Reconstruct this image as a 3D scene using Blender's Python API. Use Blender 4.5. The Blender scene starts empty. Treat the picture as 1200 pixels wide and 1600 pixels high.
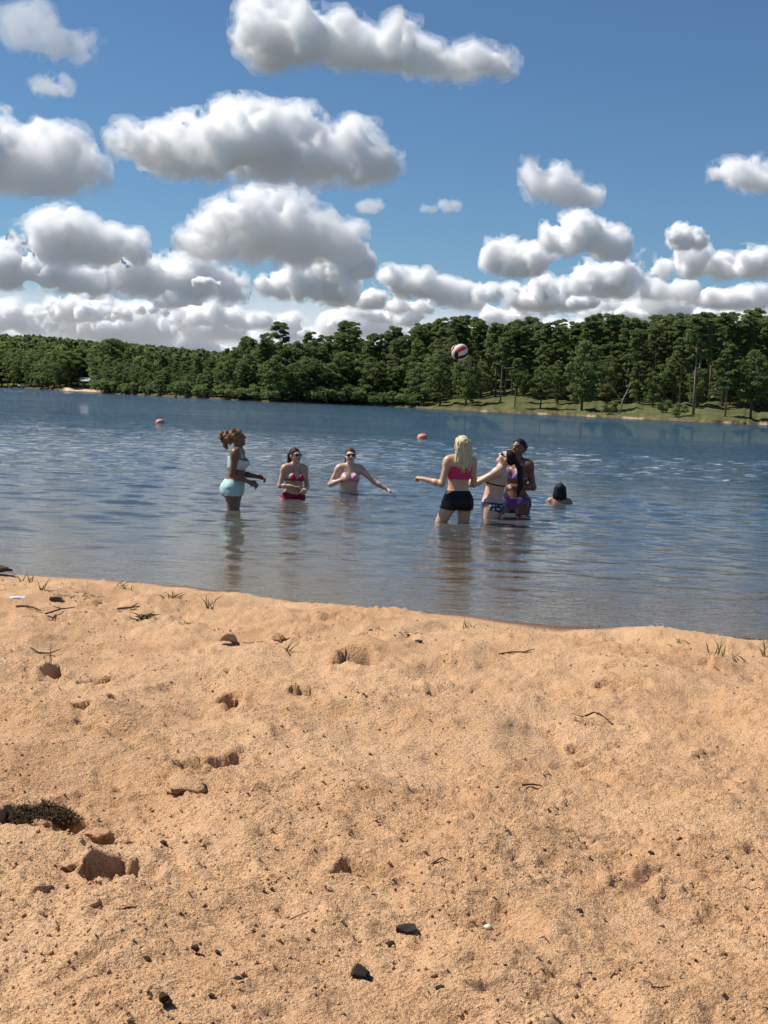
import bpy, bmesh, math, random
import numpy as np
from mathutils import Vector, Matrix

R = math.radians
scene = bpy.context.scene
COL = scene.collection
rng = np.random.default_rng(11)
random.seed(5)

# ------------------------------------------------------------------ camera
CAM_H = 1.45            # metres above the lake surface
FPX = 2000.0            # focal length in photo pixels (1200 x 1600)
ROLL = math.atan(50 / 1200)
PITCH = math.atan((800 - 624) * math.cos(ROLL) / FPX)
CAM = np.array((0.0, 0.0, CAM_H))
_F = np.array((0, math.cos(PITCH), -math.sin(PITCH)))
_R0 = np.array((1.0, 0, 0)); _U0 = np.array((0, math.sin(PITCH), math.cos(PITCH)))
_RT = math.cos(ROLL) * _R0 + math.sin(ROLL) * _U0
_UP = -math.sin(ROLL) * _R0 + math.cos(ROLL) * _U0
cam_data = bpy.data.cameras.new('camera')
cam_data.sensor_fit = 'VERTICAL'; cam_data.sensor_height = 36.0
cam_data.lens = FPX / 1600 * 36.0
cam_data.clip_start = 0.05; cam_data.clip_end = 20000
cam = bpy.data.objects.new('camera', cam_data); COL.objects.link(cam)
cam.matrix_world = Matrix([[_RT[0], _UP[0], -_F[0], CAM[0]], [_RT[1], _UP[1], -_F[1], CAM[1]],
                           [_RT[2], _UP[2], -_F[2], CAM[2]], [0, 0, 0, 1]])
scene.camera = cam

def ray(px, py):
    d = _F * FPX + _RT * (px - 600) + _UP * (800 - py)
    return d / np.linalg.norm(d)
def at_z(px, py, z=0.0):
    d = ray(px, py); t = (z - CAM_H) / d[2]
    return CAM + d * t
def at_dist(px, py, dist):                       # point at a ground distance from the camera's foot
    d = ray(px, py); return CAM + d * (dist / math.hypot(d[0], d[1]))
def az_el(px, py):
    d = ray(px, py); return math.degrees(math.atan2(d[0], d[1])), math.degrees(math.asin(d[2]))

# ------------------------------------------------------------------ light
SUN_AZ, SUN_EL = -74.0, 52.0                      # degrees: left of the view, beyond the bathers
sd = np.array((math.sin(R(SUN_AZ)) * math.cos(R(SUN_EL)), math.cos(R(SUN_AZ)) * math.cos(R(SUN_EL)), math.sin(R(SUN_EL))))
sun_data = bpy.data.lights.new('sun', 'SUN'); sun_data.energy = 4.8; sun_data.angle = R(0.53)
sun_data.color = (1.0, 0.95, 0.87)
sun = bpy.data.objects.new('sun', sun_data); COL.objects.link(sun)
sun.rotation_euler = Vector(-sd).to_track_quat('-Z', 'Y').to_euler()
sun.location = (-40, 30, 60)

scene.view_settings.view_transform = 'Standard'; scene.view_settings.look = 'None'
scene.view_settings.exposure = 0.35; scene.view_settings.gamma = 1.0
scene.view_settings.use_curve_mapping = False
scene.cycles.use_denoising = True
scene.cycles.max_bounces = 42; scene.cycles.diffuse_bounces = 2; scene.cycles.glossy_bounces = 2
scene.cycles.transparent_max_bounces = 12; scene.cycles.volume_bounces = 40
scene.cycles.caustics_reflective = False; scene.cycles.caustics_refractive = False
scene.cycles.sample_clamp_indirect = 6.0

# ------------------------------------------------------------------ node helpers
def new_mat(name):
    m = bpy.data.materials.new(name); m.use_nodes = True
    m.node_tree.nodes.clear()
    return m, m.node_tree
def N(nt, typ, **kw):
    n = nt.nodes.new(typ)
    for k, v in kw.items():
        if k == 'ins':
            for a, b in v.items():
                if isinstance(b, bpy.types.NodeSocket): nt.links.new(b, n.inputs[a])
                else: n.inputs[a].default_value = b
        else: setattr(n, k, v)
    return n
def math_n(nt, op, a, b=None, c=None, clamp=False):
    n = nt.nodes.new('ShaderNodeMath'); n.operation = op; n.use_clamp = clamp
    for i, v in enumerate((a, b, c)):
        if v is None: continue
        if isinstance(v, bpy.types.NodeSocket): nt.links.new(v, n.inputs[i])
        else: n.inputs[i].default_value = v
    return n.outputs[0]
def vec_n(nt, op, a, b=None, c=None, out=0):
    n = nt.nodes.new('ShaderNodeVectorMath'); n.operation = op
    for i, v in enumerate((a, b, c)):
        if v is None: continue
        if isinstance(v, bpy.types.NodeSocket): nt.links.new(v, n.inputs[i])
        else: n.inputs[i].default_value = v
    return n.outputs[out]
def mix_col(nt, fac, a, b, typ='MIX'):
    n = nt.nodes.new('ShaderNodeMix'); n.data_type = 'RGBA'; n.blend_type = typ
    for i, v in ((0, fac), (6, a), (7, b)):
        if isinstance(v, bpy.types.NodeSocket): nt.links.new(v, n.inputs[i])
        else: n.inputs[i].default_value = (v if i == 0 else (*v[:3], 1.0))
    return n.outputs[2]
def ramp(nt, fac, lo, hi, smooth=True):
    n = nt.nodes.new('ShaderNodeMapRange'); n.interpolation_type = 'SMOOTHSTEP' if smooth else 'LINEAR'
    nt.links.new(fac, n.inputs[0]); n.inputs[1].default_value = lo; n.inputs[2].default_value = hi
    return n.outputs[0]

# ------------------------------------------------------------------ world: clear blue sky (the clouds are bodies of their own)
def build_world():
    w = bpy.data.worlds.new('World'); scene.world = w; w.use_nodes = True
    nt = w.node_tree; nt.nodes.clear()
    sky = N(nt, 'ShaderNodeTexSky', sky_type='NISHITA', sun_disc=False)
    sky.sun_elevation = R(SUN_EL); sky.sun_rotation = R(SUN_AZ)
    sky.altitude = 300; sky.air_density = 1.0; sky.dust_density = 0.0; sky.ozone_density = 5.0
    tint = vec_n(nt, 'MULTIPLY', sky.outputs[0], (.80, .97, 1.06))      # clearer, bluer summer air
    bg = N(nt, 'ShaderNodeBackground', ins={0: tint, 1: 0.064})
    N(nt, 'ShaderNodeOutputWorld', ins={0: bg.outputs[0]})
build_world()

# ------------------------------------------------------------------ noise and shape tools
_PERM = np.random.default_rng(3).permutation(4096).astype(np.int64)
_PERM = np.concatenate([_PERM, _PERM]); _VAL = np.random.default_rng(4).uniform(-1, 1, 4096).astype(np.float32)
def vnoise2(x, y):
    xi = np.floor(x).astype(np.int64); yi = np.floor(y).astype(np.int64)
    fx = (x - xi).astype(np.float32); fy = (y - yi).astype(np.float32)
    fx = fx * fx * fx * (fx * (fx * 6 - 15) + 10); fy = fy * fy * fy * (fy * (fy * 6 - 15) + 10)
    def h(a, b): return _VAL[_PERM[_PERM[a & 4095] + (b & 4095)]]
    a = h(xi, yi); b = h(xi + 1, yi); c = h(xi, yi + 1); d = h(xi + 1, yi + 1)
    return (a + (b - a) * fx) * (1 - fy) + (c + (d - c) * fx) * fy
def fbm2(x, y, octv=4, gain=0.5, lac=2.03):
    s = 0; amp = 1.0; t = 0
    for i in range(octv):
        s = s + amp * vnoise2(x + 17.3 * i, y - 9.1 * i); t += amp; amp *= gain; x = x * lac; y = y * lac
    return s / t
def vnoise3(p):
    i = np.floor(p).astype(np.int64); f = (p - i).astype(np.float32); f = f * f * (3 - 2 * f)
    def h(a, b, c): return _VAL[_PERM[_PERM[_PERM[(i[:, 0] + a) & 4095] + ((i[:, 1] + b) & 4095)] + ((i[:, 2] + c) & 4095)]]
    r = 0
    for a in (0, 1):
        for b in (0, 1):
            for c in (0, 1):
                w = (f[:, 0] if a else 1 - f[:, 0]) * (f[:, 1] if b else 1 - f[:, 1]) * (f[:, 2] if c else 1 - f[:, 2])
                r = r + w * h(a, b, c)
    return r
def surface_nets(Fd, org, h):
    """mesh the zero level of a sampled field (negative inside)"""
    nx, ny, nz = Fd.shape
    s = Fd < 0
    cnt = np.zeros((nx - 1, ny - 1, nz - 1), np.int8)
    for a in (0, 1):
        for b in (0, 1):
            for c in (0, 1): cnt += s[a:nx - 1 + a, b:ny - 1 + b, c:nz - 1 + c]
    act = (cnt > 0) & (cnt < 8)
    idx = np.argwhere(act)
    ids = np.full(act.shape, -1, np.int64); ids[act] = np.arange(len(idx))
    P = np.zeros((len(idx), 3)); W = np.zeros(len(idx))
    cor = [(a, b, c) for a in (0, 1) for b in (0, 1) for c in (0, 1)]
    vals = {c: Fd[idx[:, 0] + c[0], idx[:, 1] + c[1], idx[:, 2] + c[2]] for c in cor}
    for ax in range(3):
        for c in cor:
            if c[ax]: continue
            c2 = list(c); c2[ax] = 1; c2 = tuple(c2)
            a, b = vals[c], vals[c2]; m = (a < 0) != (b < 0)
            t = np.where(m, a / np.where(m, a - b, 1), 0)
            q = np.array(c, float)[None, :].repeat(len(idx), 0); q[:, ax] += t
            P[m] += q[m]; W[m] += 1
    V = (idx + P / W[:, None]) * h + org
    quads = []
    for ax in range(3):
        u, v = (ax + 1) % 3, (ax + 2) % 3
        sl0 = [slice(None)] * 3; sl1 = [slice(None)] * 3
        sl0[ax] = slice(0, -1); sl1[ax] = slice(1, None)
        a, b = s[tuple(sl0)], s[tuple(sl1)]
        e = np.argwhere(a != b)
        e = e[(e[:, u] > 0) & (e[:, v] > 0) & (e[:, u] < Fd.shape[u] - 1) & (e[:, v] < Fd.shape[v] - 1)]
        flip = a[e[:, 0], e[:, 1], e[:, 2]]
        def cell(du, dv):
            q = e.copy(); q[:, u] -= du; q[:, v] -= dv; return ids[q[:, 0], q[:, 1], q[:, 2]]
        f = np.stack([cell(1, 1), cell(0, 1), cell(0, 0), cell(1, 0)], 1)
        f[~flip] = f[~flip][:, ::-1]
        quads.append(f)
    return V, np.concatenate(quads)
def mesh_from(name, V, Q, smooth=True):
    me = bpy.data.meshes.new(name)
    V = np.asarray(V, np.float32); Q = np.asarray(Q, np.int32)
    k = Q.shape[1]
    me.vertices.add(len(V)); me.vertices.foreach_set('co', V.ravel())
    me.loops.add(Q.size); me.loops.foreach_set('vertex_index', Q.ravel())
    me.polygons.add(len(Q)); me.polygons.foreach_set('loop_start', np.arange(0, Q.size, k, dtype=np.int32))
    me.polygons.foreach_set('loop_total', np.full(len(Q), k, np.int32)) if hasattr(me.polygons[0], 'loop_total') and False else None
    me.update(calc_edges=True)
    if smooth: me.polygons.foreach_set('use_smooth', np.ones(len(Q), bool))
    me.validate()
    return me
def link(name, me, mat, parent=None, **props):
    o = bpy.data.objects.new(name, me); COL.objects.link(o)
    if mat is not None and me is not None and not me.materials: me.materials.append(mat)
    if parent is not None: o.parent = parent
    for k, v in props.items(): o[k] = v
    return o
def normals_of(V, Q):
    n = np.cross(V[Q[:, 2]] - V[Q[:, 0]], V[Q[:, 3]] - V[Q[:, 1]])
    r = np.zeros_like(V)
    for k in range(4): np.add.at(r, Q[:, k], n)
    return r / (np.linalg.norm(r, axis=1, keepdims=True) + 1e-12)

# ------------------------------------------------------------------ clouds: real cumulus bodies beyond the lake
_cm = {}
def cloud_material(dens):
    key = '%.4f' % dens
    if key not in _cm:
        m, nt = new_mat('cloud_vapour')
        v = N(nt, 'ShaderNodeVolumeScatter', ins={'Color': (1, 1, 1, 1), 'Density': dens, 'Anisotropy': 0.0})
        N(nt, 'ShaderNodeOutputMaterial', ins={'Volume': v.outputs[0]}); _cm[key] = m
    return _cm[key]
CLOUD_ALT = 200.0
TURB_N = 128
def _turb():
    r = np.random.default_rng(5); k = np.fft.fftfreq(TURB_N) * TURB_N
    kk = np.sqrt(k[:, None, None] ** 2 + k[None, :, None] ** 2 + k[None, None, :] ** 2); kk[0, 0, 0] = 1
    sp = np.fft.fftn(r.normal(size=(TURB_N,) * 3)) * kk ** -1.95 * (kk > 2.5); t = np.real(np.fft.ifftn(sp))
    t = t / t.std(); return (np.abs(t) * 1.3 - 1.0).astype(np.float32) * .55 + t.astype(np.float32) * .45   # billows
TURB = _turb()
def cloud_mesh(puffs, seed, flat=True, res=96):
    """puffs: (x, z, half width, height) of lobes standing on the base, metres"""
    r = np.random.default_rng(seed)
    S = []
    for (x, z, w, hh) in puffs:
        n = max(2, int(round(1.6 * w / max(hh, 1e-6))))
        for i in range(n):
            t = (i + .5) / n * 2 - 1
            rr = min(w, hh) * r.uniform(.55, .75) * (1 - .35 * abs(t))
            S.append((x + t * (w - rr * .6), r.uniform(-.4, .4) * w * .6, z + hh * r.uniform(.30, .5) * (1 - .4 * abs(t)), rr))
    src = S
    for (cn, cr, mn) in ((8, .55, .0), (6, .50, .0), (4, .5, .0)):
        new = []
        for (x, y, z, rr) in src:
            for _ in range(cn):
                d = r.normal(size=3); d[2] = abs(d[2]) * .9 - .2; d /= np.linalg.norm(d)
                q = rr * cr * r.uniform(.45, 1.2)
                new.append((x + d[0] * rr * .88, y + d[1] * rr * .88, z + d[2] * rr * .88, q))
        S = S + new; src = [new[i] for i in r.permutation(len(new))[:420]]
    S = np.array(S)
    lo = (S[:, :3] - S[:, 3:]).min(0); hi = (S[:, :3] + S[:, 3:]).max(0)
    lo[2] = max(lo[2], -0.0) - 0.02 * (hi[0] - lo[0])
    h = (hi[0] - lo[0]) / res
    lo = lo - 3 * h; dims = np.ceil((hi - lo) / h).astype(int) + 4
    Fd = np.full(dims, 1e3, np.float32)
    ax = [lo[i] + h * np.arange(dims[i]) for i in range(3)]
    for (x, y, z, q) in S:
        sl = []
        for i, c in enumerate((x, y, z)):
            a = max(0, int((c - q * 1.3 - 2 * h - lo[i]) / h)); b = min(dims[i], int((c + q * 1.3 + 2 * h - lo[i]) / h) + 2)
            sl.append(slice(a, b))
        if any(s_.stop <= s_.start for s_ in sl): continue
        d = np.sqrt((ax[0][sl[0], None, None] - x) ** 2 + (ax[1][None, sl[1], None] - y) ** 2 + (ax[2][None, None, sl[2]] - z) ** 2) - q
        sub = Fd[tuple(sl)]; k = q * .16
        hh = np.clip(k - np.abs(sub - d), 0, None)
        Fd[tuple(sl)] = np.minimum(sub, d) - hh * hh / (4 * k)
    # flat, slightly uneven base
    Wd = hi[0] - lo[0]
    gx, gy = np.meshgrid(ax[0], ax[1], indexing='ij')
    bz = 0.05 * (hi[2] - lo[2]) * fbm2(gx / Wd * 9, gy / Wd * 9 + seed, 3)
    base = (bz[:, :, None] - ax[2][None, None, :])
    Fd = np.maximum(Fd, base)
    o3 = r.integers(0, TURB_N, 3)
    def turb(step):
        ii = [((np.arange(dims[i]) * step).astype(int) + o3[i]) % TURB_N for i in range(3)]
        return TURB[np.ix_(*ii)]
    def shell(level, amp, fine, st=1):
        V, Q = surface_nets((Fd - level + amp * turb(1) + fine * turb(3))[::st, ::st, ::st], lo, h * st)
        par = np.arange(len(V))                          # keep only the largest connected body
        for _ in range(80):
            m = par[Q].min(1); old = par.copy()
            for k in range(4): np.minimum.at(par, Q[:, k], m)
            par = par[par]
            if (par == old).all(): break
        ids, cn = np.unique(par, return_counts=True); keepv = par == ids[cn.argmax()]
        Q = Q[keepv[Q[:, 0]]]; mp = np.cumsum(keepv) - 1
        return V[keepv], mp[Q]
    return shell, h
def cloud(puffs_px, label, seed, res=96, group=None, thick=1.0):
    """puffs in photo pixels (x, base y, half width, height): turned into one cloud at its real distance"""
    P = np.array(puffs_px, float)
    cx = P[:, 0].mean(); by = P[:, 1].max()
    e = az_el(cx, by)[1]
    dist = (CLOUD_ALT - CAM_H) / math.tan(R(max(e, 1.3)))
    c = at_dist(cx, by, dist); k = np.linalg.norm(c - CAM) / FPX
    lp = [((p[0] - cx) * k, (by - p[1]) * k, p[2] * k * .9, p[3] * k * .86) for p in P]
    shell, h = cloud_mesh(lp, seed, res=int(res * .8))
    Hc = P[:, 3].max() * k
    root = bpy.data.objects.new('cloud', None); COL.objects.link(root)
    root.location = c; root.rotation_euler[2] = -R(az_el(cx, by)[0]); root['label'] = label; root['category'] = 'cloud'
    if group: root['group'] = group
    for nm, lev, amp, fine, den in (('core', -.05, .080, .034, 16), ('puff', .0, .12, .06, 5.5), ('veil', .05, .18, .09, 2.2)):
        if thick < .3 and nm == 'core': continue
        V, Q = shell(lev * Hc, amp * Hc, fine * Hc, 1 if nm == 'core' else 2)
        link(nm, mesh_from(nm, V, Q), cloud_material(float('%.2g' % (den * thick / Hc))), root)
    return root
G = 'cumulus clouds over the lake'
cloud([(300, 270, 80, 84), (405, 272, 115, 122), (515, 273, 92, 98), (225, 258, 48, 52), (590, 262, 34, 44)], 'wide flat-based white cumulus cloud, broadest of those high over the lake', 1, 170, G)
cloud([(50, 292, 100, 150), (-60, 296, 110, 130), (120, 285, 36, 60)], 'big rounded white cumulus cloud with grey base cut by the frame beside the broadest one', 12, 130, G)
cloud([(420, 408, 115, 138), (505, 400, 60, 92), (335, 408, 55, 84)], 'tall heaped cumulus tower with grey belly under the broadest cloud', 2, 140, G)
cloud([(865, 320, 52, 96), (905, 316, 34, 36)], 'lone pear-shaped cumulus cloud over the pines in open blue sky', 33, 80, G, .6)
cloud([(115, 412, 75, 100), (185, 410, 50, 70)], 'round-topped cumulus cloud above the distant wooded hill', 4, 100, G)
cloud([(455, 96, 85, 95), (520, 96, 60, 95), (580, 106, 50, 56), (640, 110, 66, 88), (700, 110, 50, 44), (752, 110, 42, 56)], 'long ragged cumulus cloud with three humps, highest over the lake', 5, 160, G, .6)
cloud([(925, 398, 78, 66), (880, 394, 40, 60)], 'two-humped white cumulus cloud under the pear-shaped one', 6, 90, G)
cloud([(812, 428, 62, 62)], 'small peaked white cumulus cloud left of the two-humped one', 7, 70, G)
cloud([(1160, 296, 50, 62)], 'pale compact cumulus cloud alone in the blue by the frame edge', 38, 60, G, .35)
cloud([(545, 432, 48, 54)], 'small bright cumulus cloud beside the heaped tower', 9, 60, G)
cloud([(1075, 388, 34, 36)], 'little white cloud tuft over the pines', 10, 50, G)
cloud([(1172, 425, 45, 55), (1080, 430, 90, 45)], 'low lumpy cumulus cloud with a flat tail over the pines', 18, 90, G)
cloud([(50, 72, 54, 60), (100, 86, 50, 50)], 'thin torn cloud scrap high in the corner of blue sky', 14, 70, G, .14)
cloud([(85, 146, 40, 36)], 'small dim cloud scrap above the big rounded cloud', 15, 50, G, .14)
cloud([(580, 332, 24, 28)], 'small dim cloud scrap beside the heaped tower top', 16, 40, G, .14)
cloud([(705, 330, 20, 24), (670, 331, 18, 12)], 'small dim flat cloud scrap in open blue over the woods', 17, 50, G, .14)
cloud([(20, 450, 120, 66), (140, 452, 60, 40)], 'low broad grey-based cumulus cloud over the hill', 19, 110, G)
cloud([(250, 462, 100, 90), (340, 460, 60, 50)], 'low heaped cumulus cloud between hill and tower cloud', 20, 110, G)
cloud([(640, 470, 55, 66), (705, 472, 40, 38)], 'low dome-shaped cumulus cloud over the middle of the woods', 21, 80, G)
cloud([(480, 466, 95, 56)], 'low grey cumulus cloud right below the heaped tower', 22, 90, G)
cloud([(950, 462, 60, 60), (1040, 464, 60, 46)], 'low cumulus cloud over the pines with two soft domes', 23, 90, G)
cloud([(850, 482, 85, 50)], 'low flat cumulus cloud under the small peaked one', 24, 80, G)
cloud([(760, 470, 26, 52)], 'narrow upright puff of low cloud over the woods', 25, 45, G)
GB = 'far bank of low clouds along the horizon'
_q = np.random.default_rng(31)
for i, (x, y, w_, h_) in enumerate([(300, 482, 80, 44), (560, 478, 60, 40), (1090, 478, 90, 44), (-60, 512, 120, 60), (110, 500, 90, 46), (190, 528, 150, 66), (350, 508, 80, 50), (430, 530, 140, 70), (585, 505, 70, 50), (650, 528, 150, 58), (800, 512, 90, 46), (900, 530, 140, 60),
                                    (1010, 504, 100, 52), (1120, 530, 140, 66), (1215, 508, 90, 60), (20, 552, 170, 46), (260, 556, 170, 50), (480, 560, 160, 50), (700, 564, 160, 54), (930, 568, 170, 52), (1170, 572, 170, 56)]):
    pf = [(x + w_ * _q.uniform(-.75, .75), y, w_ * _q.uniform(.22, .5), h_ * _q.uniform(.45, 1.1)) for _ in range(5)]
    cloud(pf, 'far low grey-white cloud in the bank along the horizon', 40 + i, 70, GB)

GS = 'small broken clouds low over the far shore'
for i in range(26):
    x = -30 + 1260 * (i + _q.uniform(0, .9)) / 26; y = _q.uniform(440, 520) if i % 2 else _q.uniform(490, 535); w_ = _q.uniform(26, 62); h_ = w_ * _q.uniform(.45, .8)
    cloud([(x + w_ * _q.uniform(-.6, .6), y, w_ * _q.uniform(.35, .7), h_ * _q.uniform(.5, 1.1)) for _ in range(3)], 'small broken cloud puff low over the far shore', 80 + i, 46, GS, float(_q.uniform(.35, 1)))
def cloud_bank(dist, label, top_el, dens, seed):
    """thin pale sheet of far cloud low over the horizon"""
    V, Fc = [], []; n = 90; az0, az1 = -38, 38
    for k in range(n + 1):
        a = R(az0 + (az1 - az0) * k / n); t = math.sin(math.pi * k / n) ** .3
        top = dist * math.tan(R(top_el)) * t * (.75 + .35 * float(fbm2(np.array([k * .11 + seed]), np.array([seed * 1.7]), 4)[0])) + 40
        for (dd, zz) in ((0, 25), (0, top * .55), (dist * .10, top), (dist * .22, top * .6), (dist * .22, 25)): V.append(((dist + dd) * math.sin(a), (dist + dd) * math.cos(a), zz))
    for k in range(n):
        for j in range(5): b = k * 5 + j; b2 = k * 5 + (j + 1) % 5; Fc.append((b, b + 5, b2 + 5, b2))
    Fc += [tuple(range(5)), tuple(range(n * 5, n * 5 + 5))[::-1]]
    me = bpy.data.meshes.new('cloud_bank'); me.from_pydata(V, [], Fc); me.update()
    link('cloud_bank', me, cloud_material(dens), label=label, category='cloud')
cloud_bank(9000, 'pale hazy cloud sheet lying along the whole horizon behind the cumulus', 6.5, .0008, 3)
cloud_bank(3200, 'thin milky veil of low cloud in front of the far cloud bank', 4.6, .0005, 8)

# ------------------------------------------------------------------ beach and lake bed: one sheet
SHORE_PX = [(-900, 860), (-300, 880), (0, 897), (150, 905), (300, 918), (450, 938), (600, 953), (750, 964), (900, 980), (1050, 992), (1200, 1003), (1600, 1035), (2200, 1090)]
_sh = np.array([at_z(*p)[:2] for p in SHORE_PX]); _sh = _sh[np.argsort(_sh[:, 0])]
def shore_y(x):
    return np.interp(x, _sh[:, 0], _sh[:, 1]) + 0.05 * vnoise2(np.asarray(x) * 1.3 + 5.0, np.asarray(x) * 0 + 2.5) + .02 * vnoise2(np.asarray(x) * 5.1, np.asarray(x) * 0 + .5)
BED_SLOPE = 0.098
# footprints and scoops: photo x, y, half width px, half length factor, depth m
PRINTS = [(568, 1036, 38, .85, .075), (75, 1040, 19, .9, .050), (160, 1053, 24, .7, .045), (166, 1098, 26, .7, .05), (118, 1114, 22, .8, .04),
          (357, 1088, 26, .7, .045), (466, 1084, 28, .7, .04), (556, 1121, 52, .35, .022), (838, 1226, 30, .5, .016), (978, 1080, 38, .8, .035), (898, 1152, 24, .7, .028),
          (938, 1126, 30, .5, .028), (288, 1196, 34, .6, .030), (345, 1190, 30, .9, .03), (192, 1361, 46, .68, .105), (556, 1364, 28, .6, .040), (690, 1352, 26, .5, .016), (630, 1366, 46, .5, .02),
          (80, 966, 26, .7, .04), (62, 1270, 62, .55, .055), (590, 1004, 22, .6, .03), (810, 1030, 30, .4, .02), (135, 925, 16, .6, .02), (440, 998, 18, .7, .03),
          (300, 1003, 40, .8, .02), (150, 1008, 44, .7, .022), (1020, 1010, 40, .6, .02), (700, 990, 40, .6, .018), (860, 1090, 50, .6, .015), (680, 1180, 70, .6, .018), (1100, 1130, 60, .6, .018),
          (420, 1190, 60, .6, .02), (960, 1300, 80, .5, .018), (380, 1440, 80, .6, .02), (780, 1450, 90, .5, .02), (1090, 1420, 80, .6, .02), (1120, 1060, 40, .6, .02), (240, 1120, 40, .6, .018)]
MOUNDS = [(285, 1222, 44, .6, .028), (60, 1300, 60, .5, .035), (150, 1345, 36, .6, .04), (215, 1412, 46, .4, .030), (560, 1052, 50, .4, .02), (985, 1100, 52, .5, .012), (170, 1118, 56, .5, .02), (190, 1395, 34, .5, .03),
          (130, 1328, 60, .35, .028), (330, 1150, 80, .5, .03), (410, 1160, 70, .6, .02), (1000, 985, 70, .5, .03), (120, 912, 60, .5, .02), (620, 960, 60, .5, .015), (760, 1100, 90, .5, .014), (70, 1330, 70, .5, .03)]
_rd = np.random.default_rng(23)
TRAMPLE = []                                              # older, half-filled footprints all over the beach
for _ in range(240):
    _y = 1 / _rd.uniform(1 / 9.2, 1 / 2.1); TRAMPLE.append((_rd.uniform(-1, 1) * (1.0 + .33 * _y), _y, _rd.uniform(0, 3.14), _rd.uniform(.07, .13), _rd.uniform(.035, .06), _rd.uniform(.008, .024) * min(1, max(.3, _y / 5.5))))
def beach_base(x, y):
    s = shore_y(x) - y                                   # metres inland of the water's edge
    up = 0.105 * np.clip(s, 0, None) / (np.clip(s, 0, None) + .65) + 0.030 * np.clip(s, 0, 9) ** 0.85 + .01 * np.clip(s - 9, 0, None)
    dn = BED_SLOPE * s
    z = np.where(s > 0, up, np.maximum(dn, -4.0))
    return z, s
_print_xy = []
for lst in (PRINTS, MOUNDS):
    q = []
    for (px, py, hw, fl, dp) in lst:
        p = at_z(px, py, .2)
        for _ in range(4): p = at_z(px, py, float(beach_base(np.array([p[0]]), np.array([p[1]]))[0][0]))
        k = np.linalg.norm(p - CAM) / FPX
        q.append((p[0], p[1], hw * k, hw * k * fl * 1.6, dp))
    _print_xy.append(q)
def beach_height(x, y, fine=True):
    z, s = beach_base(x, y)
    dry = np.clip((s - .08) / 0.45, 0, 1)
    wx = x + .05 * vnoise2(x * 6, y * 6); wy = y + .05 * vnoise2(x * 6 + 40, y * 6)
    z = z + dry * (.075 * fbm2(x * .9 + 3, y * .9, 3) + .062 * fbm2(wx * 2.9, wy * 2.5 + 7, 4, .55))
    z = z + (1 - dry) * .006 * fbm2(x * 2.2, y * 2.2, 2)
    if fine:
        # random trampled dents over the whole beach
        a = vnoise2(wx * 4.3 + 11, wy * 4.9 + 2); z = z - dry * .020 * np.clip(a - .35, 0, 1) ** 1.1
        for (cx, cy, an, la, lb, dp) in TRAMPLE:
            m = (np.abs(x - cx) < la * 2) & (np.abs(y - cy) < la * 2)
            if not m.any(): continue
            ux, uy = wx[m] - cx, wy[m] - cy; ca, sa = math.cos(an), math.sin(an)
            d = np.sqrt(((ux * ca + uy * sa) / la) ** 2 + ((-ux * sa + uy * ca) / lb) ** 2) + .25 * vnoise2(x[m] * 24, y[m] * 24)
            t = np.clip((1.1 - d) / .6, 0, 1); z[m] += -dp * t * t * (3 - 2 * t) + dp * .45 * np.exp(-((d - 1.3) / .3) ** 2)
        for (cx, cy, rx, ry, dp) in _print_xy[0]:
            m = (np.abs(x - cx) < rx * 2.4) & (np.abs(y - cy) < ry * 2.4)
            if not m.any(): continue
            ux = (wx[m] - cx) / rx; uy = (wy[m] - cy) / ry
            ang = .25 * vnoise2(np.array([cx * 9]), np.array([cy * 9]))[0] * 6
            vx, vy = ux * math.cos(ang) + uy * math.sin(ang), -ux * math.sin(ang) + uy * math.cos(ang)
            d = np.sqrt(vx * vx + vy * vy) + .30 * vnoise2(x[m] * 17, y[m] * 17) + .06 * vnoise2(x[m] * 48, y[m] * 48)
            if dp <= .023:                                # old, weathered dents
                z[m] += -1.3 * dp * np.exp(-1.6 * (vx * vx + vy * vy)); continue
            t = np.clip((1.05 - d) / np.where(uy - .4 * ux > -.1, .13 if dp > .05 else .30, .5), 0, 1); t = t * t * (3 - 2 * t)
            rim = np.exp(-((d - 1.25) / .26) ** 2)
            if dp > .045: z[m] += dp * .38 * fbm2(x[m] * 26, y[m] * 26, 3) * t          # crumbled inside
            z[m] += -1.3 * dp * t + np.minimum(dp * .42, .018) * rim * (.4 + .6 * (vnoise2(x[m] * 30, y[m] * 30) * .5 + .5))
        for (cx, cy, rx, ry, dp) in _print_xy[1]:
            m = (np.abs(x - cx) < rx * 2.6) & (np.abs(y - cy) < ry * 2.6)
            if not m.any(): continue
            d2 = ((wx[m] - cx) / rx) ** 2 + ((wy[m] - cy) / ry) ** 2
            z[m] += dp * np.exp(-d2 * 1.3)
        rough = .55 + .45 * np.clip(fbm2(x * 2.1 + 60, y * 2.1, 2) * 2.2 + .3, 0, 1)
        n1 = fbm2(x * 38, y * 38, 3, .66); n2 = vnoise2(x * 105 + 3, y * 105)
        z = z + dry * rough * (.0140 * np.abs(n1) * 1.4 + .0110 * n1 + .0052 * n2)
    return z
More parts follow.
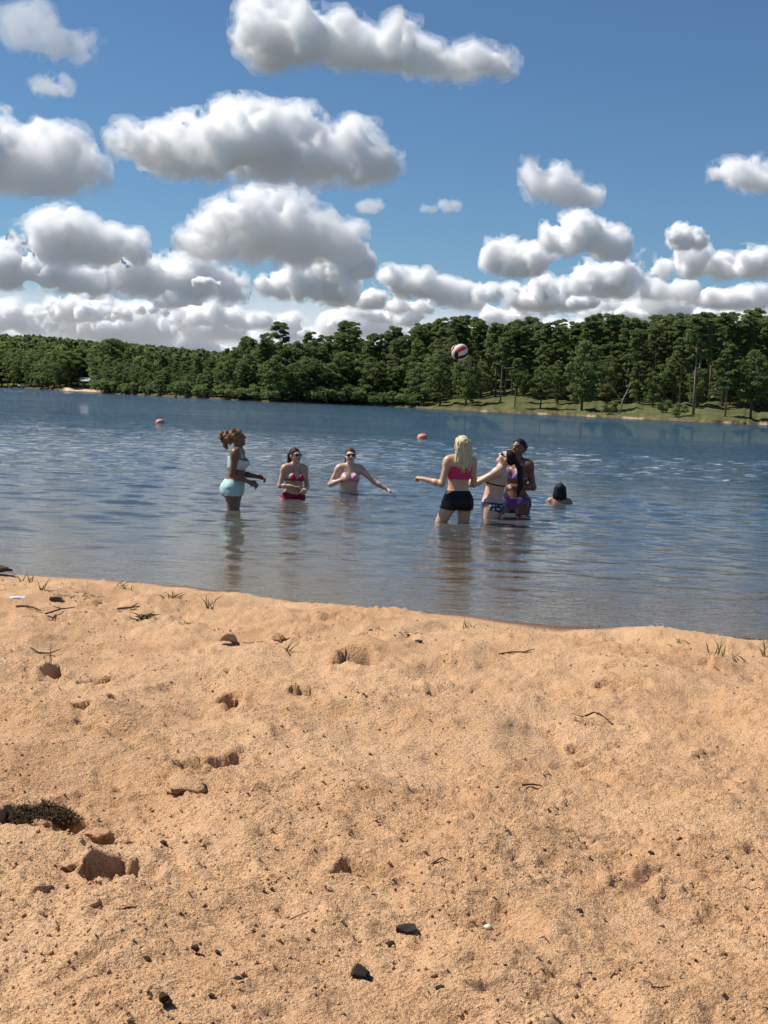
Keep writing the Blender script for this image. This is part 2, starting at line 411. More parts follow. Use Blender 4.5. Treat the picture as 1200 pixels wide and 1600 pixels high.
def sand_material():
    m, nt = new_mat('sand')
    geo = N(nt, 'ShaderNodeNewGeometry')
    pos = geo.outputs['Position']
    def noise(scale, detail=3.0, rough=.55, off=(0, 0, 0)):
        return N(nt, 'ShaderNodeTexNoise', ins={'Vector': vec_n(nt, 'ADD', pos, off), 'Scale': scale, 'Detail': detail, 'Roughness': rough}).outputs[0]
    big = ramp(nt, noise(1.1, 4), .36, .66); mid = ramp(nt, noise(7, 5, .6), .34, .68); gr = noise(160, 4, .7); sp = noise(330, 2, .6, (9, 3, 1))
    c = mix_col(nt, big, (.655, .368, .182), (.785, .480, .262))
    c = mix_col(nt, math_n(nt, 'MULTIPLY', mid, .5), c, (.82, .515, .290))
    c = mix_col(nt, math_n(nt, 'MULTIPLY', ramp(nt, gr, .50, .36), .7), c, (.36, .20, .105))
    c = mix_col(nt, math_n(nt, 'MULTIPLY', ramp(nt, sp, .62, .74), .45), c, (.80, .64, .44))
    fl = noise(70, 3, .6, (4, 7, 2))                     # dark organic flecks
    c = mix_col(nt, math_n(nt, 'MULTIPLY', ramp(nt, fl, .675, .72), .7), c, (.11, .065, .04))
    f2 = noise(150, 2, .5, (1, 5, 8))                    # coarse darker grains
    c = mix_col(nt, math_n(nt, 'MULTIPLY', ramp(nt, f2, .57, .65), math_n(nt, 'MULTIPLY_ADD', ramp(nt, noise(2.3, 4, .6, (3, 2, 0)), .35, .65), .55, .35)), c, (.27, .145, .07))
    f3 = noise(190, 2, .5, (7, 1, 3)); c = mix_col(nt, math_n(nt, 'MULTIPLY', ramp(nt, f3, .58, .66), .5), c, (.86, .62, .40))
    wet_shade = N(nt, 'ShaderNodeAttribute', attribute_name='wet_shade').outputs['Fac']
    c = mix_col(nt, wet_shade, c, (.19, .105, .055))  # wet shore band, and painted shade plus damp inside the prints
    h = math_n(nt, 'ADD', math_n(nt, 'MULTIPLY', gr, .6), math_n(nt, 'ADD', math_n(nt, 'MULTIPLY', noise(75, 4, .6), 1.2), math_n(nt, 'MULTIPLY', sp, .3)))
    b = N(nt, 'ShaderNodeBump', ins={'Height': h, 'Strength': 1.0, 'Distance': .014})
    rg = math_n(nt, 'MULTIPLY_ADD', wet_shade, -.55, .95)
    p = N(nt, 'ShaderNodeBsdfPrincipled', ins={'Base Color': c, 'Roughness': rg, 'Specular IOR Level': .25, 'Normal': b.outputs[0]})
    N(nt, 'ShaderNodeOutputMaterial', ins={0: p.outputs[0]})
    return m
SAND_MAT = sand_material()
def build_beach():
    d = 1 / np.linspace(1 / 1.9, 1 / 11.5, 560)           # rows: finer close by
    rows = np.concatenate([np.linspace(-40, 0, 9), np.linspace(.6, 1.7, 8), d, np.linspace(11.9, 22, 40), np.linspace(24, 60, 20)])
    u = np.linspace(-1, 1, 500); out = np.array([1.15, 1.4, 1.8, 2.6, 4.2, 8.0, 14.0])
    u = np.concatenate([-out[::-1], u, out])
    Y, U = np.meshgrid(rows, u, indexing='ij')
    X = U * (1.15 + .38 * np.clip(Y, 1.5, 60))
    Z = beach_height(X.ravel(), Y.ravel()).reshape(X.shape)
    n, k = X.shape
    V = np.stack([X, Y, Z], -1).reshape(-1, 3)
    i = np.arange(n * k).reshape(n, k)
    Q = np.stack([i[:-1, :-1], i[:-1, 1:], i[1:, 1:], i[1:, :-1]], -1).reshape(-1, 4)
    me = mesh_from('beach', V, Q)
    s = (shore_y(X) - Y).ravel()
    edge = .30 + .14 * vnoise2(X.ravel() * 1.7, Y.ravel() * .5)
    wet_shade = np.clip((edge - s) / .14, 0, 1) * np.clip(2.0 - Z.ravel() / .04, 0, 1)
    dug = beach_height(X.ravel(), Y.ravel(), False) - Z.ravel()           # shade painted into the dug prints, with some damp sand
    wet_shade = np.maximum(wet_shade, np.clip((dug - .042) / .05, 0, .9) * (s > .1))
    a = me.attributes.new('wet_shade', 'FLOAT', 'POINT'); a.data.foreach_set('value', wet_shade.astype(np.float32))
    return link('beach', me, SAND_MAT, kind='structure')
build_beach()
def beach_at(px, py):
    p = at_z(px, py, .2)
    for _ in range(6):
        p = at_z(px, py, float(beach_height(np.array([p[0]]), np.array([p[1]]))[0]))
    return p

# ------------------------------------------------------------------ lake
def water_material():
    m, nt = new_mat('lake_water')
    geo = N(nt, 'ShaderNodeNewGeometry'); pos = geo.outputs['Position']
    sep = N(nt, 'ShaderNodeSeparateXYZ', ins={0: pos})
    def noise(sx, sy, scale=1.0, detail=2.0, off=0):
        return N(nt, 'ShaderNodeTexNoise', ins={'Vector': vec_n(nt, 'MULTIPLY_ADD', pos, (sx, sy, 1), (off, off, off)), 'Scale': scale, 'Detail': detail, 'Roughness': .55}).outputs[0]
    far = ramp(nt, sep.outputs[1], 16, 55, smooth=False)
    calm = ramp(nt, noise(.035, .10, 1, 3, 4.0), .36, .62)   # wind lanes
    small = noise(5.5, 9.0, 1, 3)
    mid = noise(1.1, 2.4, 1, 4, 7.0)
    h = math_n(nt, 'ADD', math_n(nt, 'MULTIPLY', small, .009), math_n(nt, 'MULTIPLY', math_n(nt, 'MULTIPLY', mid, far), .22))
    h = math_n(nt, 'MULTIPLY', h, math_n(nt, 'MULTIPLY_ADD', calm, .55, .60))
    b = N(nt, 'ShaderNodeBump', ins={'Height': h, 'Strength': 1.0, 'Distance': 1.0, 'Filter Width': .006})
    fr = N(nt, 'ShaderNodeFresnel', ins={'IOR': 1.33, 'Normal': b.outputs[0]})
    gl = N(nt, 'ShaderNodeBsdfGlossy', ins={'Color': (1, 1, 1, 1), 'Roughness': .012, 'Normal': b.outputs[0]})
    tr = N(nt, 'ShaderNodeBsdfTransparent', ins={0: (.96, .97, .95, 1)})
    silt = N(nt, 'ShaderNodeAttribute', attribute_name='silt').outputs['Fac']      # stirred-up sand in the shallows
    df = N(nt, 'ShaderNodeBsdfDiffuse', ins={0: mix_col(nt, silt, (.050, .115, .175), (.225, .178, .095))})
    under = N(nt, 'ShaderNodeMixShader', ins={0: .48, 1: tr.outputs[0], 2: df.outputs[0]})
    mx = N(nt, 'ShaderNodeMixShader', ins={0: fr.outputs[0], 1: under.outputs[0], 2: gl.outputs[0]})
    vol = N(nt, 'ShaderNodeVolumeAbsorption', ins={'Color': (.74, .52, .14, 1), 'Density': .62})
    N(nt, 'ShaderNodeOutputMaterial', ins={'Surface': mx.outputs[0], 'Volume': vol.outputs[0]})
    return m
BATHERS = [(365, 796), (458, 780), (545, 771), (713, 816), (768, 808), (804, 803), (874, 786)]
def build_lake():
    rows = np.concatenate([np.linspace(5.5, 7.6, 4), np.arange(7.7, 26, .042), 26 * np.exp(np.linspace(0.004, math.log(70 / 26), 260)), 70 * np.exp(np.linspace(.03, math.log(900 / 70), 60))])
    u = np.linspace(-1, 1, 240); out = np.array([1.1, 1.3, 1.7, 2.4])
    u = np.concatenate([-out[::-1], u, out])
    Y, U = np.meshgrid(rows, u, indexing='ij')
    X = U * (1.6 + .42 * Y)
    x, y = X.ravel(), Y.ravel()
    Z = np.zeros_like(x)
    r = np.random.default_rng(8)
    gust = .55 + .6 * np.clip(fbm2(x * .06 + 3, y * .16, 3) * 1.6 + .35, 0, 1)
    shore = np.clip((y - shore_y(x)) / 5.0, 0.03, 1) ** .9
    for i in range(30):
        lam = .22 * (7.0 ** r.uniform(0, 1)); th = r.normal(0, .42) + .10
        kx, ky = math.sin(th) * 2 * math.pi / lam, math.cos(th) * 2 * math.pi / lam
        keep = np.clip((lam * 150 - y) / 20, 0, 1)
        ph = 1.2 * vnoise2(x * .25 / lam * .3 + i * 7, y * .25 / lam * .3)
        Z += keep * .0026 * lam ** .85 * np.sin(kx * x + ky * y + r.uniform(0, 6.28) + 2.0 * ph)
    Z = Z * gust * shore * np.clip((900 - y) / 100, 0, 1) * np.clip((70 - y) / 30, 0, 1)
    for (px, py) in BATHERS:                              # rings spreading from the people
        c = at_z(px, py); q = np.hypot(x - c[0], y - c[1])
        Z += .0075 * np.exp(-q / .75) * np.sin(q * 2 * math.pi / .24 + c[0] * 3) * (q < 4)
    n, k = X.shape
    V = np.stack([X, Y, Z.reshape(X.shape)], -1).reshape(-1, 3)
    i = np.arange(n * k).reshape(n, k)
    Q = np.stack([i[:-1, :-1], i[:-1, 1:], i[1:, 1:], i[1:, :-1]], -1).reshape(-1, 4)
    # close the body of water below
    ring = np.concatenate([i[0, :], i[1:, -1], i[-1, -2::-1], i[-2:0:-1, 0]])
    lowv = V[ring].copy(); lowv[:, 2] = -6.0
    base = len(V); c = base + len(ring)
    V = np.concatenate([V, lowv, [[0, 300, -6.0]]])
    a = np.arange(len(ring)); b = (a + 1) % len(ring)
    side = np.stack([ring[b], ring[a], base + a, base + b], -1)
    me = bpy.data.meshes.new('lake')
    faces = Q.tolist() + side.tolist() + [(c, base + int(q), base + int(p)) for p, q in zip(a, b)]
    me.from_pydata(V.tolist(), [], faces); me.update()
    me.polygons.foreach_set('use_smooth', np.array([True] * len(Q) + [False] * (len(faces) - len(Q))))
    silt = np.zeros(len(V), np.float32); silt[:len(x)] = np.exp(-np.clip(y - shore_y(x), 0, None) / 8.5)
    a_ = me.attributes.new('silt', 'FLOAT', 'POINT'); a_.data.foreach_set('value', silt)
    return link('lake', me, water_material(), kind='structure')
build_lake()

# ------------------------------------------------------------------ far shore terrain
FAR_PX = [(-700, 600 - 29 + 6), (-250, 595.5), (0, 605), (60, 608), (105, 610.5), (150, 612.2), (158, 614.5), (300, 622.2), (420, 628), (550, 633), (640, 637), (720, 641.5), (800, 645.5), (900, 650), (1000, 655), (1100, 660), (1200, 664), (1500, 677), (1900, 694)]
_fp = np.array([at_z(*p) for p in FAR_PX])
_faz = np.degrees(np.arctan2(_fp[:, 0], _fp[:, 1])); _fd = np.hypot(_fp[:, 0], _fp[:, 1])
def far_d(az): return np.interp(az, _faz, _fd) + 1.6 * vnoise2(np.asarray(az) * 2.1, np.asarray(az) * 0 + .5) + .7 * vnoise2(np.asarray(az) * 9.0, np.asarray(az) * 0 + 4.5)
AZ_OF = lambda px: az_el(px, 640)[0]
def far_height(az, s):
    az = np.asarray(az, float); s = np.asarray(s, float)
    right = np.clip((az - AZ_OF(620)) / 5, 0, 1)
    bank = .34 * np.clip(s / .9, 0, 1) * (1 + .4 * vnoise2(az * 11, az * 0 + 8.5))
    z = bank + (.035 + .05 * right) * np.clip(s, 0, 55) + .02 * np.clip(s - 55, 0, 200)
    left = np.clip((AZ_OF(420) - az) / 4, 0, 1)
    z = z + left * 13 * np.clip((s - 90) / 160, 0, 1)
    bch = np.clip(1 - np.abs(az - AZ_OF(127)) / .75, 0, 1)            # the little bathing beach is lower
    z = z * (1 - .55 * np.clip(bch * 2, 0, 1) * np.clip(1 - s / 40, 0, 1))
    z = z + .25 * vnoise2(az * 3, s * .07) * np.clip(s / 5, 0, 1)
    return np.where(s < 0, .22 * s, z)
def far_point(az, s):
    d = float(far_d(az)) + s
    return np.array((math.sin(R(az)) * d, math.cos(R(az)) * d, float(far_height(az, s))))
def far_ground_material():
    m, nt = new_mat('far_ground')
    geo = N(nt, 'ShaderNodeNewGeometry'); pos = geo.outputs['Position']
    n1 = N(nt, 'ShaderNodeTexNoise', ins={'Vector': pos, 'Scale': .18, 'Detail': 6.0, 'Roughness': .6}).outputs[0]
    n2 = N(nt, 'ShaderNodeTexNoise', ins={'Vector': pos, 'Scale': 1.4, 'Detail': 4.0, 'Roughness': .6}).outputs[0]
    grass = mix_col(nt, ramp(nt, n1, .36, .64), (.072, .085, .028), (.112, .115, .045))
    grass = mix_col(nt, math_n(nt, 'MULTIPLY', ramp(nt, n2, .5, .7), .5), grass, (.19, .15, .08))
    soil = mix_col(nt, ramp(nt, n2, .4, .6), (.09, .065, .038), (.17, .125, .07))
    litter = mix_col(nt, ramp(nt, n1, .4, .6), (.06, .05, .025), (.085, .09, .03))
    at = N(nt, 'ShaderNodeAttribute', attribute_name='cover')
    sp = N(nt, 'ShaderNodeSeparateColor', ins={0: at.outputs['Color']})
    c = mix_col(nt, sp.outputs[0], litter, grass); c = mix_col(nt, sp.outputs[1], c, soil); c = mix_col(nt, sp.outputs[2], c, (.62, .46, .29))
    p = N(nt, 'ShaderNodeBsdfPrincipled', ins={'Base Color': c, 'Roughness': .95, 'Specular IOR Level': .1})
    N(nt, 'ShaderNodeOutputMaterial', ins={0: p.outputs[0]})
    return m
def build_far_shore():
    az = np.concatenate([np.linspace(-60, -24, 30), np.linspace(-23.9, 23.9, 620), np.linspace(24, 60, 30)])
    s = np.concatenate([[-25, -8, -3, -1, -.3], np.linspace(0, 2, 9), np.linspace(2.5, 12, 16), np.linspace(13, 80, 34), np.linspace(90, 420, 20)])
    S, A = np.meshgrid(s, az, indexing='ij')
    D = far_d(A) + S
    Z = far_height(A, S)
    rid = np.clip(1 - np.abs(S - 1.0) / 1.2, 0, 1)
    Z = Z + rid * .16 * vnoise2(A * 26, S * 1.2)
    V = np.stack([np.sin(np.radians(A)) * D, np.cos(np.radians(A)) * D, Z], -1).reshape(-1, 3)
    n, k = S.shape; i = np.arange(n * k).reshape(n, k)
    Q = np.stack([i[:-1, :-1], i[:-1, 1:], i[1:, 1:], i[1:, :-1]], -1).reshape(-1, 4)
    me = mesh_from('far_shore', V, Q)
    right = np.clip((A - AZ_OF(560)) / 1.5, 0, 1)
    grass = np.clip(right * 1.2 * np.clip((75 - S) / 25, 0, 1) * (.85 + .4 * vnoise2(A * 1.3, S * .06)), 0, 1)
    soil = np.clip((2.6 + 1.3 * vnoise2(A * 4, A * 0 + 1.5) - S) / 1.4, 0, 1) * (.55 + .1 * right)
    sandb = np.clip((.78 - np.abs(A - AZ_OF(127))) / .12, 0, 1) * np.clip((26 - S) / 4, 0, 1)
    pale = np.clip((.8 - S) / .5, 0, 1) * np.clip(vnoise2(A * 1.9 + 3, A * 0 + .2) * 3 - 1.1, 0, 1)
    colr = np.stack([grass, soil, np.clip(sandb + .5 * pale, 0, 1), np.ones_like(S)], -1).reshape(-1, 4).astype(np.float32)
    a = me.color_attributes.new('cover', 'FLOAT_COLOR', 'POINT'); a.data.foreach_set('color', colr.ravel())
    return link('far_shore', me, far_ground_material(), kind='structure')
build_far_shore()

# the country beyond, out to the horizon
def build_land():
    V, Fc = [], []; n = 48; rr = (700, 1500, 4000, 16000)
    for r_ in rr:
        for k in range(n + 1):
            a = R(-180 + 360 * k / n); V.append((r_ * math.sin(a), r_ * math.cos(a), -7.0))
    for i in range(len(rr) - 1):
        for k in range(n): b = i * (n + 1) + k; Fc.append((b, b + n + 1, b + n + 2, b + 1)[::-1])
    m, nt = new_mat('far_country'); geo = N(nt, 'ShaderNodeNewGeometry')
    nz = N(nt, 'ShaderNodeTexNoise', ins={'Vector': geo.outputs['Position'], 'Scale': .002, 'Detail': 6.0}).outputs[0]
    p = N(nt, 'ShaderNodeBsdfDiffuse', ins={0: mix_col(nt, ramp(nt, nz, .4, .6), (.13, .135, .13), (.20, .20, .19))}); N(nt, 'ShaderNodeOutputMaterial', ins={0: p.outputs[0]})
    me = bpy.data.meshes.new('land'); me.from_pydata(V, [], Fc); me.update(); link('land', me, m, kind='structure')
build_land()

# ------------------------------------------------------------------ trees
def leaf_material(name, c1, c2, c3):
    m, nt = new_mat(name)
    oi = N(nt, 'ShaderNodeObjectInfo')
    geo = N(nt, 'ShaderNodeNewGeometry')
    n = N(nt, 'ShaderNodeTexNoise', ins={'Vector': geo.outputs['Position'], 'Scale': .55, 'Detail': 3.0}).outputs[0]
    c = mix_col(nt, oi.outputs['Random'], c1, c2)
    c = mix_col(nt, math_n(nt, 'MULTIPLY', ramp(nt, n, .42, .66), .6), c, c3)
    c = mix_col(nt, math_n(nt, 'MULTIPLY', geo.outputs['Random Per Island'], .25), c, (.03, .045, .015))
    d = N(nt, 'ShaderNodeBsdfPrincipled', ins={'Base Color': c, 'Roughness': .6, 'Specular IOR Level': .25})
    t = N(nt, 'ShaderNodeBsdfTranslucent', ins={0: mix_col(nt, .5, c, (.30, .38, .10))})
    mx = N(nt, 'ShaderNodeMixShader', ins={0: .48, 1: d.outputs[0], 2: t.outputs[0]})
    N(nt, 'ShaderNodeOutputMaterial', ins={0: mx.outputs[0]})
    return m
def plain_material(name, col, col2=None, scale=8.0, rough=.8, spec=.3, bump=0.0, bscale=None):
    m, nt = new_mat(name)
    tc = N(nt, 'ShaderNodeTexCoord').outputs['Object']
    n = N(nt, 'ShaderNodeTexNoise', ins={'Vector': tc, 'Scale': scale, 'Detail': 5.0, 'Roughness': .6}).outputs[0]
    c = mix_col(nt, ramp(nt, n, .35, .65), col, col2 or tuple(x * .8 for x in col))
    ins = {'Base Color': c, 'Roughness': rough, 'Specular IOR Level': spec}
    if bump:
        n2 = N(nt, 'ShaderNodeTexNoise', ins={'Vector': tc, 'Scale': bscale or scale * 3, 'Detail': 4.0}).outputs[0]
        ins['Normal'] = N(nt, 'ShaderNodeBump', ins={'Height': n2, 'Strength': 1.0, 'Distance': bump}).outputs[0]
    p = N(nt, 'ShaderNodeBsdfPrincipled', ins=ins)
    N(nt, 'ShaderNodeOutputMaterial', ins={0: p.outputs[0]})
    return m
M_BROAD = leaf_material('broadleaf_foliage', (.100, .165, .055), (.160, .210, .078), (.205, .240, .095))
M_HILL = leaf_material('hill_foliage', (.050, .085, .032), (.075, .110, .042), (.085, .115, .05))
M_PINE = leaf_material('pine_foliage', (.112, .170, .060), (.165, .205, .078), (.205, .230, .095))
M_BARK = plain_material('bark', (.16, .115, .085), (.10, .07, .05), 1.5)
M_PBARK = plain_material('pine_bark', (.32, .235, .175), (.21, .15, .11), 1.5)
M_DEAD = plain_material('dead_wood', (.34, .29, .23), (.24, .20, .16), 1.5)

def tube_mesh(paths, sides=7):
    """paths: list of [(x, y, z, r), ...]"""
    V, Fc = [], []
    for pth in paths:
        pth = np.array(pth, float); b0 = len(V)
        for i, (x, y, z, r_) in enumerate(pth):
            d = pth[min(i + 1, len(pth) - 1), :3] - pth[max(i - 1, 0), :3]; d /= np.linalg.norm(d) + 1e-9
            a = np.cross(d, (0, 0, 1) if abs(d[2]) < .9 else (1, 0, 0)); a /= np.linalg.norm(a); b = np.cross(d, a)
            for k in range(sides):
                t = 2 * math.pi * k / sides
                V.append((x, y, z) + r_ * (a * math.cos(t) + b * math.sin(t)))
        for i in range(len(pth) - 1):
            for k in range(sides):
                k2 = (k + 1) % sides
                Fc.append((b0 + i * sides + k, b0 + (i + 1) * sides + k, b0 + (i + 1) * sides + k2, b0 + i * sides + k2))
        e = b0 + (len(pth) - 1) * sides
        Fc.append(tuple(range(e, e + sides))[::-1]); Fc.append(tuple(range(b0, b0 + sides)))
    return [tuple(v) for v in V], Fc
def py_mesh(name, V, Fc, smooth=True):
    me = bpy.data.meshes.new(name); me.from_pydata([tuple(map(float, v)) for v in V], [], Fc); me.update()
    if smooth: me.polygons.foreach_set('use_smooth', np.ones(len(me.polygons), bool))
    return me
def leaves(r, centres, radii, flat, n_each, size, elong=1.0):
    """leaf sprays spread over and inside the lobes of a crown"""
    C, Nn = [], []
    for c, rr, f, n in zip(centres, radii, flat, n_each):
        d = r.normal(size=(n, 3)); d[:, 2] = np.where(d[:, 2] < -.3, -d[:, 2] * .6, d[:, 2]); d /= np.linalg.norm(d, axis=1, keepdims=True)
        q = rr * r.uniform(.25, 1.22, (n, 1)) ** .7
        C.append(np.array(c) + d * q * np.array((1, 1, f))); Nn.append(d + r.normal(scale=.55, size=(n, 3)))
    C = np.concatenate(C); Nn = np.concatenate(Nn); Nn /= np.linalg.norm(Nn, axis=1, keepdims=True)
    T = np.cross(Nn, r.normal(size=Nn.shape)); T /= np.linalg.norm(T, axis=1, keepdims=True); B = np.cross(Nn, T)
    s = size * r.uniform(.55, 1.3, (len(C), 1)); e = elong
    V = np.stack([C - T * s * e, C - B * s * .55 + Nn * s * .15, C + T * s * e, C + B * s * .55 + Nn * s * .15], 1).reshape(-1, 3)
    Q = np.arange(len(V)).reshape(-1, 4)
    return V, Q
def broad_proto(seed, H=15.0, spread=.34, low=.18, nl=64, size=.235):
    r = np.random.default_rng(seed)
    cs, rs, fl = [], [], []
    for i in range(nl):
        t = (i + .5) / nl; z = H * (low + (1 - low - .08) * t)
        env = H * spread * math.sin(math.pi * min(1, (.12 + .80 * t))) ** .7
        a = i * 2.4 + r.uniform(-.5, .5); q = env * r.uniform(.35, .95) * (1 if t < .92 else .3)
        cs.append((q * math.cos(a), q * math.sin(a), z + r.uniform(-.4, .4))); rs.append(H * r.uniform(.045, .095) * (1.05 - .25 * t)); fl.append(r.uniform(.6, .85))
    V, Q = leaves(r, cs, rs, fl, [int(330 * (q / (H * .1)) ** 2) for q in rs], size)
    paths = [[(0, 0, -.6, H * .020), (.1, .05, H * .2, H * .016), (r.uniform(-.4, .4), r.uniform(-.4, .4), H * .55, H * .010), (r.uniform(-.6, .6), r.uniform(-.6, .6), H * .88, H * .003)]]
    for c in cs[::2]:
        z0 = max(.12 * H, c[2] * .68); paths.append([(0, 0, z0, H * .006), (c[0] * .5, c[1] * .5, (z0 + c[2]) / 2 + .2, H * .004), (c[0], c[1], c[2], H * .0015)])
    return tube_mesh(paths, 6), (V, Q)
def pine_proto(seed, H=19.0, start=.50, nl=34, wide=.15, size=.20):
    r = np.random.default_rng(seed)
    cs, rs, fl = [], [], []; lean = r.uniform(-.03, .03, 2) * H
    for i in range(nl):
        t = (i + r.uniform(0, 1)) / nl; z = H * (start + (1 - start) * t * .98)
        env = H * wide * (1.0 - .62 * t ** 1.6) * (.6 + .4 * min(1, t * 5)) ; a = r.uniform(0, 6.28); q = env * r.uniform(.35, 1.0)
        cs.append((q * math.cos(a) + lean[0] * z / H, q * math.sin(a) + lean[1] * z / H, z)); rs.append(H * r.uniform(.024, .052)); fl.append(r.uniform(.45, .7))
    V, Q = leaves(r, cs, rs, fl, [int(210 * (q / (H * .05)) ** 2) for q in rs], size, 1.25)
    paths = [[(0, 0, -.6, H * .0145), (lean[0] * .3, lean[1] * .3, H * .35, H * .0115), (lean[0] * .7, lean[1] * .7, H * .7, H * .007), (lean[0], lean[1], H * .99, H * .0015)]]
    for c in cs[::2]:
        z0 = c[2] - .03 * H; b = (lean[0] * z0 / H, lean[1] * z0 / H)
        paths.append([(b[0], b[1], z0, H * .003), (c[0], c[1], c[2], H * .001)])
    for _ in range(5):                                   # dead stubs below the crown
        z0 = H * r.uniform(.25, start); a = r.uniform(0, 6.28); q = r.uniform(.5, 1.3)
        paths.append([(0, 0, z0, H * .002), (q * math.cos(a), q * math.sin(a), z0 + .2, H * .0007)])
    return tube_mesh(paths, 6), (V, Q)
def shrub_proto(seed, H=3.2, nl=14, size=.16):
    r = np.random.default_rng(seed)
    cs, rs, fl = [], [], []
    for i in range(nl):
        a = r.uniform(0, 6.28); q = H * .55 * math.sqrt(r.uniform(0, 1))
        cs.append((q * math.cos(a), q * math.sin(a), H * r.uniform(.15, .8) * (1 - .3 * q / (H * .55)))); rs.append(H * r.uniform(.16, .26)); fl.append(.8)
    V, Q = leaves(r, cs, rs, fl, [130] * nl, size)
    paths = [[(0, 0, -.3, H * .02), (c[0] * .5, c[1] * .5, c[2] * .5, H * .012), (c[0], c[1], c[2], H * .004)] for c in cs[::2]]
    return tube_mesh(paths, 5), (V, Q)
def make_kind(name, proto, lm, bm, label, group):
    (tv, tf), (V, Q) = proto
    return dict(name=name, trunk=py_mesh('trunk', tv, tf), crown=mesh_from('crown', V, Q, smooth=False), lm=lm, bm=bm, label=label, group=group, V=V, Q=Q)
KB = [make_kind('broadleaf_tree', broad_proto(100 + i, 15, sp, lo), M_BROAD, M_BARK, lb, gr) for i, (sp, lo, lb, gr) in enumerate([
    (.30, .10, 'tall full-skirted broadleaf tree', 'tall broadleaf trees on the far shore'),
    (.36, .14, 'wide round-crowned broadleaf tree', 'round broadleaf trees on the far shore'),
    (.27, .12, 'narrow upright broadleaf tree', 'narrow broadleaf trees on the far shore'),
    (.33, .30, 'high-crowned broadleaf tree', 'high-crowned broadleaf trees on the far shore')])]
KP = [make_kind('pine_tree', pine_proto(200 + i, 19, st, nl, wd), M_PINE, M_PBARK, lb, gr) for i, (st, nl, wd, lb, gr) in enumerate([
    (.48, 70, .18, 'tall bare-trunked ragged pine', 'tall ragged pines on the far shore'),
    (.38, 80, .20, 'broad low-branched pine', 'broad pines on the far shore'),
    (.56, 52, .15, 'slender small-crowned pine', 'slender pines on the far shore')])]
KS = [make_kind('shrub', shrub_proto(300 + i), M_BROAD, M_BARK, lb, gr) for i, (lb, gr) in enumerate([
    ('dense green shrub', 'shrubs along the far waterline'), ('loose low shrub', 'low shrubs below the far woods')])]
_r = np.random.default_rng(77)
PLANTED = []
def plant(kd, az, s, H, base_h, label=None, wide=1.0):
    p = far_point(az, s); sc = H / base_h
    root = bpy.data.objects.new(kd['name'], None); COL.objects.link(root); root.empty_display_size = .5
    root.location = p; root.rotation_euler[2] = _r.uniform(0, 6.28); root.scale = (sc * wide, sc * wide, sc)
    root['label'] = label or kd['label']; root['category'] = 'shrub' if kd['name'] == 'shrub' else 'tree'
    if not label:
        zone = 'the distant shore under the hill' if az < AZ_OF(156) else 'the wooded point' if az < AZ_OF(648) else 'the grassy bank'
        row = 'right at the water of ' if s < 3 else 'in the front row of ' if s < 12 else 'in the middle rows of ' if s < 26 else 'in the rear of '
        if 'bank' in zone: row = 'on the lawn of ' if s < 24 else 'in the pine stand behind ' if s < 42 else 'deep in the stand behind '
        root['label'] = kd['label'] + ' ' + row + zone; root['group'] = kd['label'] + 's ' + row + zone
    link('trunk', kd['trunk'], kd['bm'], root); link('crown', kd['crown'], kd['lm'], root)
    return root
# height of the tree line, read as photo y against photo x
TOP = np.array([(-400, 500), (0, 540), (60, 545), (110, 550), (152, 548), (162, 546), (200, 548), (300, 556), (345, 552), (362, 528), (390, 522), (430, 514), (470, 528), (500, 520), (540, 508), (580, 520), (620, 516),
                (650, 506), (680, 496), (720, 494), (760, 506), (790, 500), (830, 498), (870, 502), (900, 494), (940, 489), (1000, 498), (1060, 490), (1110, 486), (1160, 490), (1200, 482), (1600, 470)], float)
def top_height(px, az, s):
    y = np.interp(px, TOP[:, 0], TOP[:, 1]); e = az_el(px, y)[1]; d = float(far_d(az)) + s
    return CAM_H + d * math.tan(R(e)) - float(far_height(az, s))
def px_az(px): return az_el(px, 620)[0]
# front fringe and woods on the point (photo x 158 to 640), down to the water
for px in np.arange(150, 648, 11.0):
    az = px_az(px + _r.uniform(-4, 4)); s = _r.uniform(.6, 2.2)
    if _r.uniform() < .8: plant(KS[int(_r.integers(0, 2))], az, s, _r.uniform(2.6, 4.6), 3.2, wide=1.25)
for px in np.arange(152, 650, 12.5):
    az = px_az(px + _r.uniform(-4, 4)); s = _r.uniform(4, 9); Ht = top_height(px, az, s)
    plant(KB[int(_r.integers(0, 3))], az, s, Ht * _r.uniform(.52, .74), 15, wide=1.15)
for px in np.arange(158, 656, 12.5):
    az = px_az(px + _r.uniform(-5, 5)); s = _r.uniform(14, 22); Ht = top_height(px, az, s)
    kd, bh = (KB[int(_r.integers(0, 4))], 15) if _r.uniform() < .6 else (KP[int(_r.integers(0, 3))], 19)
    plant(kd, az, s, Ht * _r.uniform(.80, 1.0), bh)
for px in np.arange(350, 660, 14):
    az = px_az(px + _r.uniform(-6, 6)); s = _r.uniform(27, 40); Ht = top_height(px, az, s)
    plant(KP[int(_r.integers(0, 3))] if _r.uniform() < .5 else KB[int(_r.integers(0, 4))], az, s, Ht * _r.uniform(.82, 1.0) * 1.0, 17)
